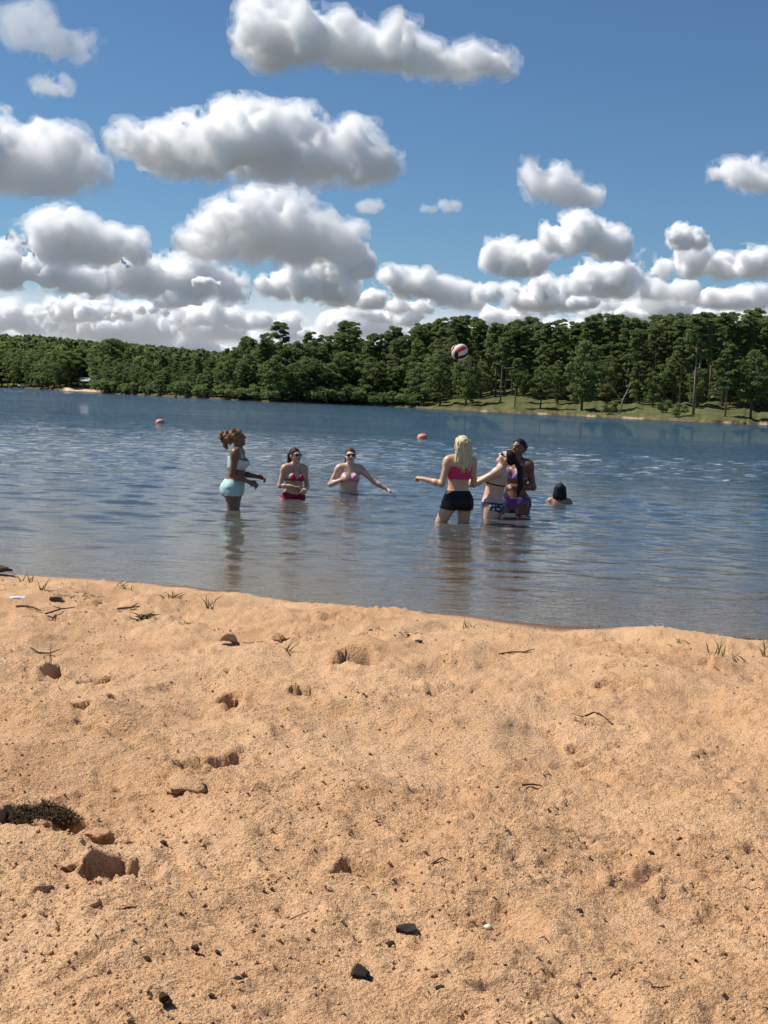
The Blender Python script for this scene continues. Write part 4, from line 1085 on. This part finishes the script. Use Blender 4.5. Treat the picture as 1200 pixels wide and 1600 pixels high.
    Hf = Hf + (.009 if hstyle in ('long', 'puff') else .004) * np.clip(vnoise3(np.stack([X * 80, Y * 80, Z * (70 if hstyle == 'puff' else 18)], -1).reshape(-1, 3)).reshape(X.shape), -1, 1)
    part('hair', Hf.astype(np.float32), l4, hh_, hmat)
    # ---- face
    def blob(nm, prs, mat_):
        pts_ = np.array([q for p in prs for q in ((p[1], p[2]) if p[0] == 'c' else (p[1],))]); a_, b_ = pts_.min(0) - .045, pts_.max(0) + .045
        Fp, _ = field(prs, a_, b_, .0035); return part(nm, Fp, a_, .0035, mat_)
    if glasses:
        blob('sunglasses', [('e', hd((sx * .034, .086, 1.550)), (.031, .011, .022), Rh @ rot('Z', -sx * 14), 0.0) for sx in (-1, 1)] + [('c', hd((-.02, .098, 1.557)), hd((.02, .098, 1.557)), .0045, .0045, 0.0)] +
             [('c', hd((sx * .062, .078, 1.556)), hd((sx * .080, -.01, 1.552)), .0045, .0045, 0.0) for sx in (-1, 1)], M_SUNG)
    elif face:
        for sx in (-1, 1): blob('eye', [('e', hd((sx * .031, .082, 1.548)), (.014, .009, .008), Rh, 0.0)], M_EYE)
    if face: blob('mouth', [('e', hd((0, .091, 1.489)), (.021, .008, .0075), Rh, 0.0)], M_LIPD if dark else M_LIP)
    return body
S_DARK = skin_material('skin_deep_brown', (.215, .105, .062)); S_TAN = skin_material('skin_tan', (.62, .38, .26)); S_FAIR = skin_material('skin_fair', (.70, .46, .34)); S_MED = skin_material('skin_golden', (.64, .39, .25))
S_BRN = skin_material('skin_brown', (.19, .09, .055)); S_OL = skin_material('skin_olive', (.40, .215, .14))
H_BLOND = hair_material('hair_blond', (.74, .63, .42), (.50, .40, .23)); H_CURL = hair_material('hair_golden_brown', (.33, .19, .085), (.13, .07, .035)); H_DARK = hair_material('hair_dark', (.012, .008, .007), (.030, .019, .015)); H_BRN = hair_material('hair_brown', (.05, .028, .018), (.09, .05, .032)); H_BLK = hair_material('hair_black', (.008, .008, .010), (.016, .015, .018))
def cloth(name, c): return plain_material(name, c, tuple(x * .86 for x in c), 26.0, .62, .25, .0015, 60)
C_MINT = cloth('mint_cloth', (.50, .72, .66)); C_PALE = cloth('pale_mint_cloth', (.62, .76, .73)); C_RED = cloth('crimson_cloth', (.52, .018, .10)); C_WINE = cloth('wine_cloth', (.30, .012, .045)); C_PINK = cloth('pink_cloth', (.80, .25, .58)); C_CORAL = cloth('rose_red_cloth', (.72, .045, .15)); C_BLACK = cloth('black_cloth', (.010, .010, .012)); C_PURP = cloth('lilac_cloth', (.40, .25, .62)); C_DPURP = cloth('purple_cloth', (.15, .065, .25)); C_FLOR = floral_material()

person('woman in mint crop top and shorts with golden-brown curly ponytail, seen side on', 365, 796, 1.0, (1, -.10), S_DARK, ('puff', H_CURL), ('sports', C_PALE), ('shorts', C_MINT),
       dict(lean=6, head=(0, 14, 0), legR=((.04, .10, -1), (0, -.12, -1)), legL=((-.04, -.06, -1), (0, -.10, -1)), armR=((.04, -.10, -1), (-.10, .86, -.34), .9, (-.6, 0, -.5)), armL=((-.05, .05, -1), (.16, .92, -.12), .9, (.6, 0, -.5))), dark=True)
person('woman in crimson bikini and sunglasses with both hands held at her belly', 458, 780, .715, (.42, -.90), S_TAN, ('back', H_DARK), ('halter', C_RED), ('high', C_WINE),
       dict(lean=4, head=(18, 4, 0), legR=((.06, .10, -1), (0, -.12, -1)), legL=((-.06, .10, -1), (0, -.12, -1)), armR=((.22, -.08, -1), (-.72, .72, .06), .9, (-.3, -.3, -.6)), armL=((-.20, -.02, -1), (.42, .80, -.12), .9, (.3, -.3, -.6))), glasses=True)
person('woman in pink bikini and sunglasses with one arm stretched out over the water', 545, 771, .685, (.12, -1), S_FAIR, ('back', H_BRN), ('bikini', C_PINK), ('brief', C_PINK),
       dict(lean=2, side=0, head=(2, 4, 0), armR=((.40, -.10, -.86), (-.62, .60, .36), .8, (-.6, -.4, 0)), armL=((-.74, .18, -.66), (-.84, .30, -.44), .35, (0, .2, -1))), glasses=True)
person('blonde woman in rose-red top and black shorts with her back to the beach', 713, 816, 1.05, (-.30, .95), S_MED, ('long', H_BLOND), ('sports', C_CORAL), ('loose', C_BLACK),
       dict(lean=-3, side=0, head=(4, 12, 0), legL=((-.42, .16, -1), (-.26, -.22, -1)), legR=((.02, .02, -1), (.02, -.08, -1)), armL=((-.24, -.10, -.92), (-.64, .62, .16), 1.35, (0, .4, -1)), armR=((.20, .20, -1), (.0, .95, -.02), 1.0, (-.6, 0, -.5))), build=.92)
person('woman in floral bikini bottom with long dark ponytail and sunglasses, head thrown back', 768, 808, .865, (-.93, .22), S_FAIR, ('tail', H_DARK), ('halter', C_BLACK), ('brief', C_FLOR),
       dict(lean=-9, head=(0, 38, 0), legR=((.05, .20, -1), (0, -.35, -1)), legL=((-.05, .16, -1), (0, -.30, -1)), armL=((.02, .80, -.50), (.16, .95, -.28), .5, (0, 0, 1)), armR=((-.02, .84, -.42), (-.14, .95, -.25), .5, (0, 0, 1))), glasses=True, build=1.09)
person('smiling woman in lilac bikini and purple wrap standing behind the ponytailed woman', 804, 803, .995, (-.55, -.84), S_BRN, ('bun', H_BLK), ('bikini', C_PURP), ('wrap', C_DPURP),
       dict(lean=0, head=(-6, 8, 0), armL=((-.16, -.16, -1), (.45, .85, .04), .8, (.3, -.3, -.6)), armR=((.10, .10, -1), (-.2, .9, .1), .8, (-.3, -.3, -.6))), dark=True)
person('dark-haired woman crouching up to her shoulders in the water, seen from behind', 874, 786, .285, (.12, 1), S_OL, ('bob', H_BLK), ('halter', C_BLACK), ('brief', C_BLACK),
       dict(lean=8, head=(0, 2, 0), legR=((.12, .55, -.80), (.02, -.50, -1)), legL=((-.12, .55, -.80), (-.02, -.50, -1)), armL=((-.45, .35, -.85), (-.2, .9, -.1), .5), armR=((.45, .35, -.85), (.2, .9, -.1), .5)), face=True)

# ------------------------------------------------------------------ ball and buoys
def ball():
    c = at_dist(718, 550, 15.9); rad = .107
    root = bpy.data.objects.new('volleyball', None); COL.objects.link(root); root.location = c; root.rotation_euler = (R(35), R(-28), R(25))
    root['label'] = 'red, white and black volleyball in the air above the players'; root['category'] = 'ball'
    mats = {'w': plain_material('white_leather', (.80, .78, .74), None, 40, .45), 'r': plain_material('red_leather', (.55, .035, .03), None, 40, .45), 'k': plain_material('black_leather', (.012, .012, .014), None, 40, .45)}
    cols = ['wrw', 'kwr', 'wrk', 'wkw', 'rwk', 'wrw']
    fr = [((1, 0, 0), (0, 1, 0)), ((-1, 0, 0), (0, 0, 1)), ((0, 1, 0), (0, 0, 1)), ((0, -1, 0), (1, 0, 0)), ((0, 0, 1), (1, 0, 0)), ((0, 0, -1), (0, 1, 0))]
    for (n, u), cs in zip(fr, cols):
        n, u = np.array(n, float), np.array(u, float); v = np.cross(n, u)
        for j in range(3):
            a0, a1 = -1 + j * 2 / 3, -1 + (j + 1) * 2 / 3; V, Fc = [], []; nu, nv = 8, 4
            for i in range(nu + 1):
                for q in range(nv + 1):
                    s, t = -1 + 2 * i / nu, a0 + (a1 - a0) * q / nv
                    d = n + u * math.tan(s * math.pi / 4) + v * math.tan(t * math.pi / 4); d /= np.linalg.norm(d)
                    edge = i in (0, nu) or q in (0, nv); V.append(d * rad * (.965 if edge else 1.0))
            for i in range(nu):
                for q in range(nv): b = i * (nv + 1) + q; Fc.append((b, b + nv + 1, b + nv + 2, b + 1))
            link('panel', py_mesh('panel', V, Fc), mats[cs[j]], root)
ball()
def lathe(prof, n=24):
    V, Fc = [], []
    for (r_, z) in prof:
        for k in range(n): V.append((r_ * math.cos(2 * math.pi * k / n), r_ * math.sin(2 * math.pi * k / n), z))
    for i in range(len(prof) - 1):
        for k in range(n): Fc.append((i * n + k, i * n + (k + 1) % n, (i + 1) * n + (k + 1) % n, (i + 1) * n + k))
    Fc.append(tuple(range(n))[::-1]); Fc.append(tuple(range((len(prof) - 1) * n, len(prof) * n)))
    return V, Fc
M_BUOY = plain_material('coral_plastic', (.80, .20, .13), (.84, .30, .22), 6, .5, .4); M_BAND = plain_material('dull_orange_plastic', (.50, .10, .06), None, 6, .6)
for (px, py, w_px, lb) in ((250, 661, 13.5, 'coral-orange mooring buoy farther out, beyond the woman in mint'), (660, 685, 16.5, 'coral-orange mooring buoy beyond the blonde woman')):
    p = at_z(px, py); rr = w_px / 2 * np.linalg.norm(p - CAM) / FPX
    root = bpy.data.objects.new('buoy', None); COL.objects.link(root); root.location = p; root.rotation_euler = (R(4), R(-5), 0); root['label'] = lb; root['category'] = 'buoy'; root['group'] = 'coral buoys on the lake'
    prof = [(.05 * rr, -.75 * rr), (.55 * rr, -.68 * rr), (.86 * rr, -.42 * rr), (.985 * rr, -.1 * rr), (1.0 * rr, .10 * rr), (.97 * rr, .36 * rr), (.86 * rr, .62 * rr), (.62 * rr, .80 * rr), (.3 * rr, .88 * rr), (.05 * rr, .90 * rr)]
    link('float', py_mesh('float', *lathe(prof)), M_BUOY, root)
    link('band', py_mesh('band', *lathe([(.99 * rr, -.10 * rr), (1.035 * rr, -.06 * rr), (1.035 * rr, .02 * rr), (.99 * rr, .06 * rr)])), M_BAND, root)
    t = [(.12 * rr * math.cos(a), 0, .95 * rr + .12 * rr * math.sin(a), .03 * rr) for a in np.linspace(-.5, math.pi + .5, 9)]
    link('eyelet', py_mesh('eyelet', *tube_mesh([t], 6)), M_BAND, root)

# ------------------------------------------------------------------ what lies on the sand
def lump(seed, flat=.6, rough=.35, sub=2, ang=False, spiky=0.0):
    bm = bmesh.new(); bmesh.ops.create_icosphere(bm, subdivisions=sub, radius=1.0); r_ = np.random.default_rng(seed)
    V = np.array([v.co[:] for v in bm.verts]); n = vnoise3(V * 1.7 + seed * 3.1) * rough + vnoise3(V * 4.1 + seed) * rough * .4
    V = V * (1 + n)[:, None] * np.array((1, r_.uniform(.65, .95), flat))
    if spiky: V = V * (1 + spiky * np.abs(vnoise3(V * 9 + seed)) + spiky * .5 * vnoise3(V * 21))[:, None]
    if ang:
        for _ in range(5):
            d = unit(r_.normal(size=3)); q = V @ d; lim = r_.uniform(.45, .75) * q.max(); V = V - np.clip(q - lim, 0, None)[:, None] * d
    for v, c in zip(bm.verts, V): v.co = c
    me = bpy.data.meshes.new('lump'); bm.to_mesh(me); bm.free()
    if not ang: me.polygons.foreach_set('use_smooth', np.ones(len(me.polygons), bool))
    return me
M_CHAR = plain_material('dark_stone', (.05, .042, .037), (.10, .078, .06), 40, .85, .2, .004); M_BROWNST = plain_material('brown_stone', (.14, .085, .05), (.08, .05, .03), 40, .9, .1, .004); M_TANST = plain_material('tan_stone', (.40, .26, .15), (.30, .19, .11), 30, .9, .1, .003)
M_CLOD = plain_material('caked_sand', (.56, .355, .20), (.46, .28, .15), 45, .95, .1, .004, 120); M_PALE = plain_material('pale_shell', (.75, .68, .52), None, 30, .6); M_TWIG = plain_material('twig_bark', (.13, .08, .05), (.075, .045, .03), 60, .9, .1)
M_DRY = plain_material('dry_leaf', (.26, .17, .10), (.18, .115, .07), 50, .8, .15); M_GREEN = plain_material('grass_blade', (.15, .16, .065), (.24, .20, .10), 30, .7, .2); M_WEED = plain_material('dry_weed', (.05, .045, .03), (.09, .075, .045), 60, .9, .1); M_WHITE = plain_material('white_scrap', (.75, .76, .77), None, 20, .5)
M_FIBRE = plain_material('dark_fibres', (.145, .10, .055), (.08, .055, .032), 60, .9, .1)
def spot(px, py):
    p = beach_at(px, py); return p, np.linalg.norm(p - CAM) / FPX
def put(nm, me, mat, px, py, w_px, label, cat, rz=0.0, sink=.25, tilt=(0, 0), group=None, zs=1.0):
    p, k = spot(px, py); o = link(nm, me, mat, label=label, category=cat); s = w_px * k / 2
    o.scale = (s, s, s * zs); o.location = p + np.array((0, 0, s * zs * (.5 - sink))); o.rotation_euler = (tilt[0], tilt[1], rz)
    if group: o['group'] = group
    return o
put('stone', lump(1, .9, .4, 2, True), M_CHAR, 565, 1527, 32, 'angular charcoal-black stone standing on the open sand', 'stone', .4, .15, (0, .2), zs=1.1)
put('stone', lump(2, .8, .4, 2, True), M_BROWNST, 257, 1568, 27, 'rough brown stone bedded in the sand', 'stone', 1.0, .1)
put('bark_chip', lump(3, .22, .5, 2, True), M_CHAR, 632, 1459, 42, 'flat dark strip of bark on the sand', 'bark', .1, .25, (.03, -.05), zs=1.3)
put('stone', lump(4, .8, .4, 2), M_BROWNST, 610, 1479, 17, 'small dark stone next to the dark bark strip', 'stone')
put('stone', lump(5, .5, .2, 2), M_TANST, 955, 1505, 18, 'smooth flat tan pebble bedded in sand', 'stone'); put('stone', lump(6, .5, .2, 2), M_PALE, 762, 1450, 14, 'pale cream pebble on the sand', 'stone')
put('stone', lump(7, .8, .2, 2), M_TANST, 114, 1344, 13, 'round tan pebble beside the deep footprint', 'stone', 0, -.1)
put('bark_chip', lump(8, .3, .5, 2, True), M_CHAR, 690, 1546, 20, 'thin black bark flake below the dark strip of bark', 'bark', .6); put('stone', lump(9, .7, .4, 2), M_BROWNST, 500, 963, 14, 'small brown stone near the water edge', 'stone'); put('stone', lump(10, .7, .4, 2), M_CHAR, 655, 1004, 11, 'small grey stone in smooth sand', 'stone')
for i, (px, py, w) in enumerate([(308, 1486, 22), (340, 1488, 10), (230, 1502, 18), (1017, 1335, 12), (905, 1424, 14), (923, 1523, 10), (852, 1330, 9), (330, 1558, 14), (690, 1425, 12), (255, 1320, 16), (1128, 1457, 10), (1062, 1312, 9), (560, 1405, 8), (495, 1388, 12), (1195, 1578, 12), (790, 1510, 9), (1086, 1502, 8), (370, 1530, 14)]):
    put('debris_chip', lump(20 + i, .5, .5, 1, True), M_CHAR if i % 2 else M_BROWNST, px, py, w, 'tiny dark chip scattered on the sand', 'debris', i * 1.3, .1, group='dark chips scattered on the sand')
# caked lumps thrown up round the deep print
for i, (px, py, w, fl, lb) in enumerate([(165, 1398, 40, .4, 'wedge of caked sand lying below the deep footprint'), (205, 1413, 44, .30, 'long slab of caked sand leaning toward the deep footprint'), (140, 1412, 32, .6, 'knobbly caked sand clod lowest under the deep footprint'), (64, 1292, 48, .5, 'pale crumbly sand clod under the dark fibre clump'), (118, 1352, 40, .35, 'broad caked sand block on the left lip of the deep footprint'),
                                        (45, 1305, 44, .35, 'flat caked sand slab below the crumbly clod'), (150, 1303, 44, .30, 'cracked sand crust edge above the deep footprint'), (195, 1320, 26, .8, 'small dark-sided clod on the rim of the deep footprint'), (62, 1388, 34, .6, 'brown sand clod standing apart left of the deep footprint'), (290, 1225, 74, .3, 'smooth pale sand slab below a scooped print')]):
    put('sand_clod', lump(50 + i, fl * .8, .45, 3), SAND_MAT, px, py, w, lb, 'sand clod', i * .9, .45 if i < 9 else .6)
def strands(nm, px, py, n, length, rad, spread, mat, label, cat, up=.6, bend=.5, seed=0, flat=False, part='blade', group=None):
    p, k = spot(px, py); r_ = np.random.default_rng(seed + 900)
    root = bpy.data.objects.new(nm, None); COL.objects.link(root); root.location = p; root['label'] = label; root['category'] = cat
    if group: root['group'] = group
    for i in range(n):
        a = r_.uniform(0, 6.28); L = length * k * r_.uniform(.5, 1.15); b = np.array((r_.normal() * spread * k, r_.normal() * spread * k * .8, -.004))
        b[2] += float(beach_height(np.array([p[0] + b[0]]), np.array([p[1] + b[1]]))[0]) - p[2]
        d = unit((math.cos(a) * (1 - up), math.sin(a) * (1 - up), up + .05)); e = unit(d + bend * np.array((math.cos(a), math.sin(a), -.6)) + r_.normal(size=3) * .15)
        pts = [b, b + d * L * .5, b + d * L * .5 + e * L * .5]; rr = rad * k
        rr *= .75; v, f = tube_mesh([[(*pts[0], rr), (*pts[1], rr * .8), (*pts[2], rr * .2)]], 4); link(part, py_mesh(part, v, f), mat, root)
    return root
strands('grass_tuft', 325, 952, 6, 26, 1.3, 4, M_GREEN, 'green grass tuft sprouting in the sand near the lake', 'grass tuft', .7, .3, 1)
strands('grass_tuft', 66, 927, 5, 26, 1.2, 3, M_GREEN, 'forked young grass sprout beside the shore', 'grass tuft', .55, .2, 2)
strands('grass_tuft', 40, 908, 6, 22, 1.2, 6, M_GREEN, 'thin grass sprouts next to the driftwood at the water', 'grass tuft', .6, .3, 3)
strands('grass_tuft', 193, 920, 6, 20, 1.1, 7, M_GREEN, 'low sparse grass on the sand crest by the water', 'grass tuft', .5, .4, 4); strands('grass_tuft', 450, 1018, 4, 26, 1.3, 4, M_GREEN, 'single leaning grass blades beside a dark scrap', 'grass tuft', .5, .2, 5)
strands('grass_tuft', 733, 980, 6, 20, 1.1, 4, M_GREEN, 'small grass tuft in the middle of the shore crest', 'grass tuft', .6, .3, 6); strands('grass_tuft', 1070, 1003, 10, 26, 1.4, 12, M_GREEN, 'flattened grass tuft lying on the sand crest', 'grass tuft', .2, .4, 7)
strands('grass_tuft', 1122, 1024, 7, 30, 1.4, 8, M_GREEN, 'upright grass blades on the sand crest', 'grass tuft', .75, .2, 8); strands('grass_tuft', 1150, 1030, 8, 22, 1.2, 9, M_GREEN, 'short grass beside the upright blades', 'grass tuft', .45, .4, 9)
strands('grass_tuft', 1192, 1024, 5, 28, 1.3, 6, M_GREEN, 'tall grass sprout at the end of the grassy sand crest', 'grass tuft', .7, .2, 10); strands('grass_tuft', 270, 935, 9, 16, 1.2, 6, M_WEED, 'dry brownish weed tuft by the shore', 'weed', .4, .4, 11); strands('grass_tuft', 285, 975, 8, 16, 1.1, 8, M_GREEN, 'thin grey-green sprouts below the dark weed clump', 'grass tuft', .4, .4, 12)
strands('grass_tuft', 80, 1050, 2, 62, .8, 2, M_DRY, 'two tall dry grass stalks by a footprint', 'grass tuft', .95, .05, 13, part='stalk')
strands('weed_clump', 224, 968, 34, 20, 1.3, 8, M_WEED, 'dark dry weed clump lying on the sand', 'weed', .35, .6, 14, part='stem'); strands('weed_clump', 442, 1000, 16, 16, 1.6, 5, M_TWIG, 'black tangled scrap of weed', 'weed', .3, .5, 15, part='stem')
def shade_clump():  # dark fibres added in place of the shade inside a hollow
    p, k = spot(66, 1280); r_ = np.random.default_rng(61)
    root = bpy.data.objects.new('shade_clump', None); COL.objects.link(root); root.location = p; root['label'] = 'dark fibre clump added for the shade in a sand hollow'; root['category'] = 'shade clump'
    paths = []
    for _ in range(2600):
        a = r_.uniform(0, 6.28); q = math.sqrt(r_.uniform(0, 1)); x, y = 52 * q * math.cos(a), 34 * q * math.sin(a); hmax = 26 * (1 - q ** 2) * (.6 + .5 * float(vnoise2(np.array([x * .08]), np.array([y * .08]))[0])) + 3
        b = np.array((x, y, r_.uniform(0, 1) * hmax)) * k; d = unit(r_.normal(size=3) * (1, 1, .6) + np.array((0, 0, .3))); e = unit(d + r_.normal(size=3) * .7); L = r_.uniform(5, 13) * k
        paths.append([(*b, .75 * k), (*(b + d * L * .5), .6 * k), (*(b + d * L * .5 + e * L * .5), .2 * k)])
    v, f = tube_mesh(paths, 3); link('fibres', py_mesh('fibres', v, f), M_FIBRE, root, kind='stuff')
shade_clump()
strands('weed_clump', 640, 1017 - 20, 14, 14, 1.0, 9, M_WEED, 'sparse dry stems in the trampled sand', 'weed', .2, .5, 17, part='stem')
def wrack(px, py, n, w_px, seed, label):
    return strands('shore_weed', px, py, n, 15, .9, w_px, M_FIBRE, label, 'weed', .2, .6, seed, part='stem')
wrack(842, 967, 60, 22, 31, 'strip of washed-up weed along the water edge'); wrack(962, 978, 60, 22, 32, 'mat of washed-up weed on the sand crest'); wrack(1165, 996, 46, 26, 33, 'thin line of washed-up weed where the beach dips'); wrack(130, 930, 30, 20, 34, 'scattered brown weed along the sand crest')
def twig(px, py, pts, rad, label, forks=()):
    p, k = spot(px, py); root = bpy.data.objects.new('twig', None); COL.objects.link(root); root.location = p; root['label'] = label; root['category'] = 'twig'
    def ground(q):
        x, y = q[0] * k, q[1] * k; return (x, y, float(beach_height(np.array([p[0] + x]), np.array([p[1] + y]))[0]) - p[2] + (q[2] if len(q) > 2 else 1.5) * k)
    for i, pth in enumerate([pts] + list(forks)):
        P_ = [(*ground(q), rad * .75 * k * (1 - .6 * j / max(1, len(pth) - 1)) * (1 if i == 0 else .7)) for j, q in enumerate(pth)]
        v, f = tube_mesh([P_], 5); link('stem' if i == 0 else 'side_stem', py_mesh('twig', v, f), M_TWIG, root)
twig(65, 1022, [(-18, 6, 5), (-4, -2, 3), (10, 8, 4), (20, 26, 7)], 2.0, 'curved dark twig above a footprint')
twig(935, 1122, [(-14, 30, 4), (-4, 18, 9), (4, 4, 4), (18, -14, 2), (36, -20, 2)], 2.2, 'crooked dark twig across a shallow print', [[(-4, 18, 9), (-22, 12, 3), (-40, 10, 2)]])
twig(52, 953, [(-14, 6, 3), (0, 0, 3), (14, -8, 3)], 2.4, 'short thick dark twig near the white scrap'); twig(95, 957, [(-20, -14, 4), (0, 2, 6), (16, 22, 7)], 2.2, 'dark twig on the lip of a footprint near the lake', [[(0, 2, 6), (-16, 16, 4)]])
twig(200, 950, [(-16, -2, 3), (4, 4, 4), (18, 2, 4)], 2.6, 'dark broken twig above the weed clump', [[(4, 4, 4), (12, 16, 4)]]); twig(1175, 1556 - 180, [(-9, 6, 2), (0, 0, 2), (9, -6, 2)], 1.3, 'thin short twig in coarse sand')
twig(848, 1466, [(-4, 14, 2), (2, 0, 3), (8, -12, 2)], 1.6, 'small bent twig near the cream pebble'); twig(1008, 1533, [(-14, 6, 2), (0, 2, 3), (12, -4, 2)], 1.4, 'thin curved twig below the tan pebble'); twig(1032, 1548, [(-14, -2, 2), (0, 1, 3), (16, 4, 2)], 2.0, 'thick straight twig below the thin curved one'); twig(963, 1525, [(-10, -6, 2), (0, 4, 4), (6, -12, 2)], 1.3, 'hooked twig under the tan pebble')
twig(468, 1434, [(-14, -6, 2), (0, 2, 3), (14, 4, 2)], 1.5, 'bowed twig on bare sand'); twig(832, 1231, [(-16, -2, 2), (0, 3, 4), (14, 2, 2)], 3.0, 'stout dark twig at the end of a scooped print'); twig(805, 1030, [(-26, 0, 2), (-6, 2, 3), (12, 0, 3), (30, 6, 3)], 2.2, 'broken row of dark twig pieces mid beach', [[(12, 0, 3), (24, -10, 2)]])
twig(690, 1348, [(-16, -6, 2), (0, 4, 4), (14, 2, 3)], 2.0, 'dark twig on a low sand ridge'); twig(390, 1006, [(-24, 4, 2), (0, 0, 2), (22, -6, 2)], 1.2, 'thin twig beside the folded leaf'); twig(1020, 972, [(-12, 6, 3), (6, 0, 4), (20, 8, 4)], 1.6, 'short twig by the flattened grass')
def leaf(px, py, w_px, mat, label, seed, curl=.35):
    p, k = spot(px, py); r_ = np.random.default_rng(seed); V, Fc = [], []; n = 8
    for i in range(n + 1):
        t = i / n; wd = .42 * math.sin(math.pi * min(1, .06 + t * .94)) ** .8
        for j in (-1, -.5, 0, .5, 1): V.append((t - .5, j * wd, curl * (abs(j) ** 1.5) * wd + .14 * math.sin(t * 2.6) + .02 * r_.normal()))
    for i in range(n):
        for j in range(4): b = i * 5 + j; Fc.append((b, b + 5, b + 6, b + 1))
    root = link('dead_leaf', py_mesh('dead_leaf', V, Fc), mat, label=label, category='leaf'); s = w_px * k; root.scale = (s, s, s)
    root.location = p + np.array((0, 0, .002)); root.rotation_euler = (.15, -.2, r_.uniform(0, 6.28)); md = root.modifiers.new('thick', 'SOLIDIFY'); md.thickness = .03
    return root
leaf(357, 1006, 30, plain_material('grey_leaf', (.32, .25, .18), (.24, .18, .13), 30, .8), 'folded grey-tan dead leaf standing on the sand', 1, 1.0); leaf(1022, 978, 30, M_DRY, 'brown dead leaf on the crest by the water', 2); leaf(586, 991, 22, M_DRY, 'brown curled leaf on trampled sand', 3, .8); leaf(88, 938, 22, M_DRY, 'brown leaf scrap near the shore', 4, .6)
put('paper_scrap', lump(90, .18, .5, 2, True), M_WHITE, 27, 943, 26, 'crumpled white paper scrap on the sand', 'litter', .2, -.2)
def scraps():
    root = bpy.data.objects.new('foam_scrap', None); COL.objects.link(root); p, k = spot(456, 934); root.location = p; root['label'] = 'bits of white foam at the water edge'; root['category'] = 'litter'
    for i, x in enumerate((-7, -1, 6)):
        o = link('piece', lump(95 + i, .6, .4, 1), M_WHITE, root); o.location = (x * k, 0, 2 * k); o.scale = (3.2 * k,) * 3
scraps()
put('driftwood', lump(99, .16, .5, 2), M_WEED, 2, 899, 38, 'dark driftwood piece half in the sand at the waterline', 'driftwood', -.25, .1, zs=1.3)
# crumbs of sand and dark bits: nobody could count them
def crumbs(name, n, mat, label, smin, smax, seed, dark=False, pw=3.0):
    r_ = np.random.default_rng(seed); base = []
    for i in range(6):
        me = lump(120 + seed + i, .65 if not dark else .4, .5, 1, True); base.append((np.array([v.co[:] for v in me.vertices]), np.array([p.vertices[:] for p in me.polygons]))); bpy.data.meshes.remove(me)
    d = 1 / r_.uniform(1 / 9.6, 1 / 2.0, n * 2); x = r_.uniform(-1, 1, n * 2) * (1.0 + .34 * d)
    keep = (d < shore_y(x) - .12) & ((vnoise2(x * 1.7 + seed, d * 1.7) + .5 * vnoise2(x * 6, d * 6 + seed)) > r_.uniform(-1.1, .9, n * 2)); x, d = x[keep][:n], d[keep][:n]
    z = beach_height(x, d); s = smin + (smax - smin) * r_.uniform(0, 1, len(x)) ** pw; s = s * (.75 + .08 * d); VV, TT, off = [], [], 0
    for i in range(len(x)):
        v, t = base[i % 6]; a = r_.uniform(0, 6.28); ca, sa = math.cos(a), math.sin(a); f = np.array((1.0, r_.uniform(.35, 1) if dark else 1.0, 1.0)); w = v * s[i] * f
        VV.append(np.stack([w[:, 0] * ca - w[:, 1] * sa + x[i], w[:, 0] * sa + w[:, 1] * ca + d[i], w[:, 2] + z[i] + s[i] * .15], 1)); TT.append(t + off); off += len(v)
    link(name, mesh_from(name, np.concatenate(VV), np.concatenate(TT), smooth=False), mat, kind='stuff', label=label, category='sand crumbs' if not dark else 'debris')
crumbs('sand_crumbs', 13000, SAND_MAT, 'loose crumbs of caked sand strewn over the beach', .0025, .009, 1)
crumbs('organic_flecks', 1300, M_TWIG, 'dark organic flecks strewn over the beach', .0014, .0055, 2, True)
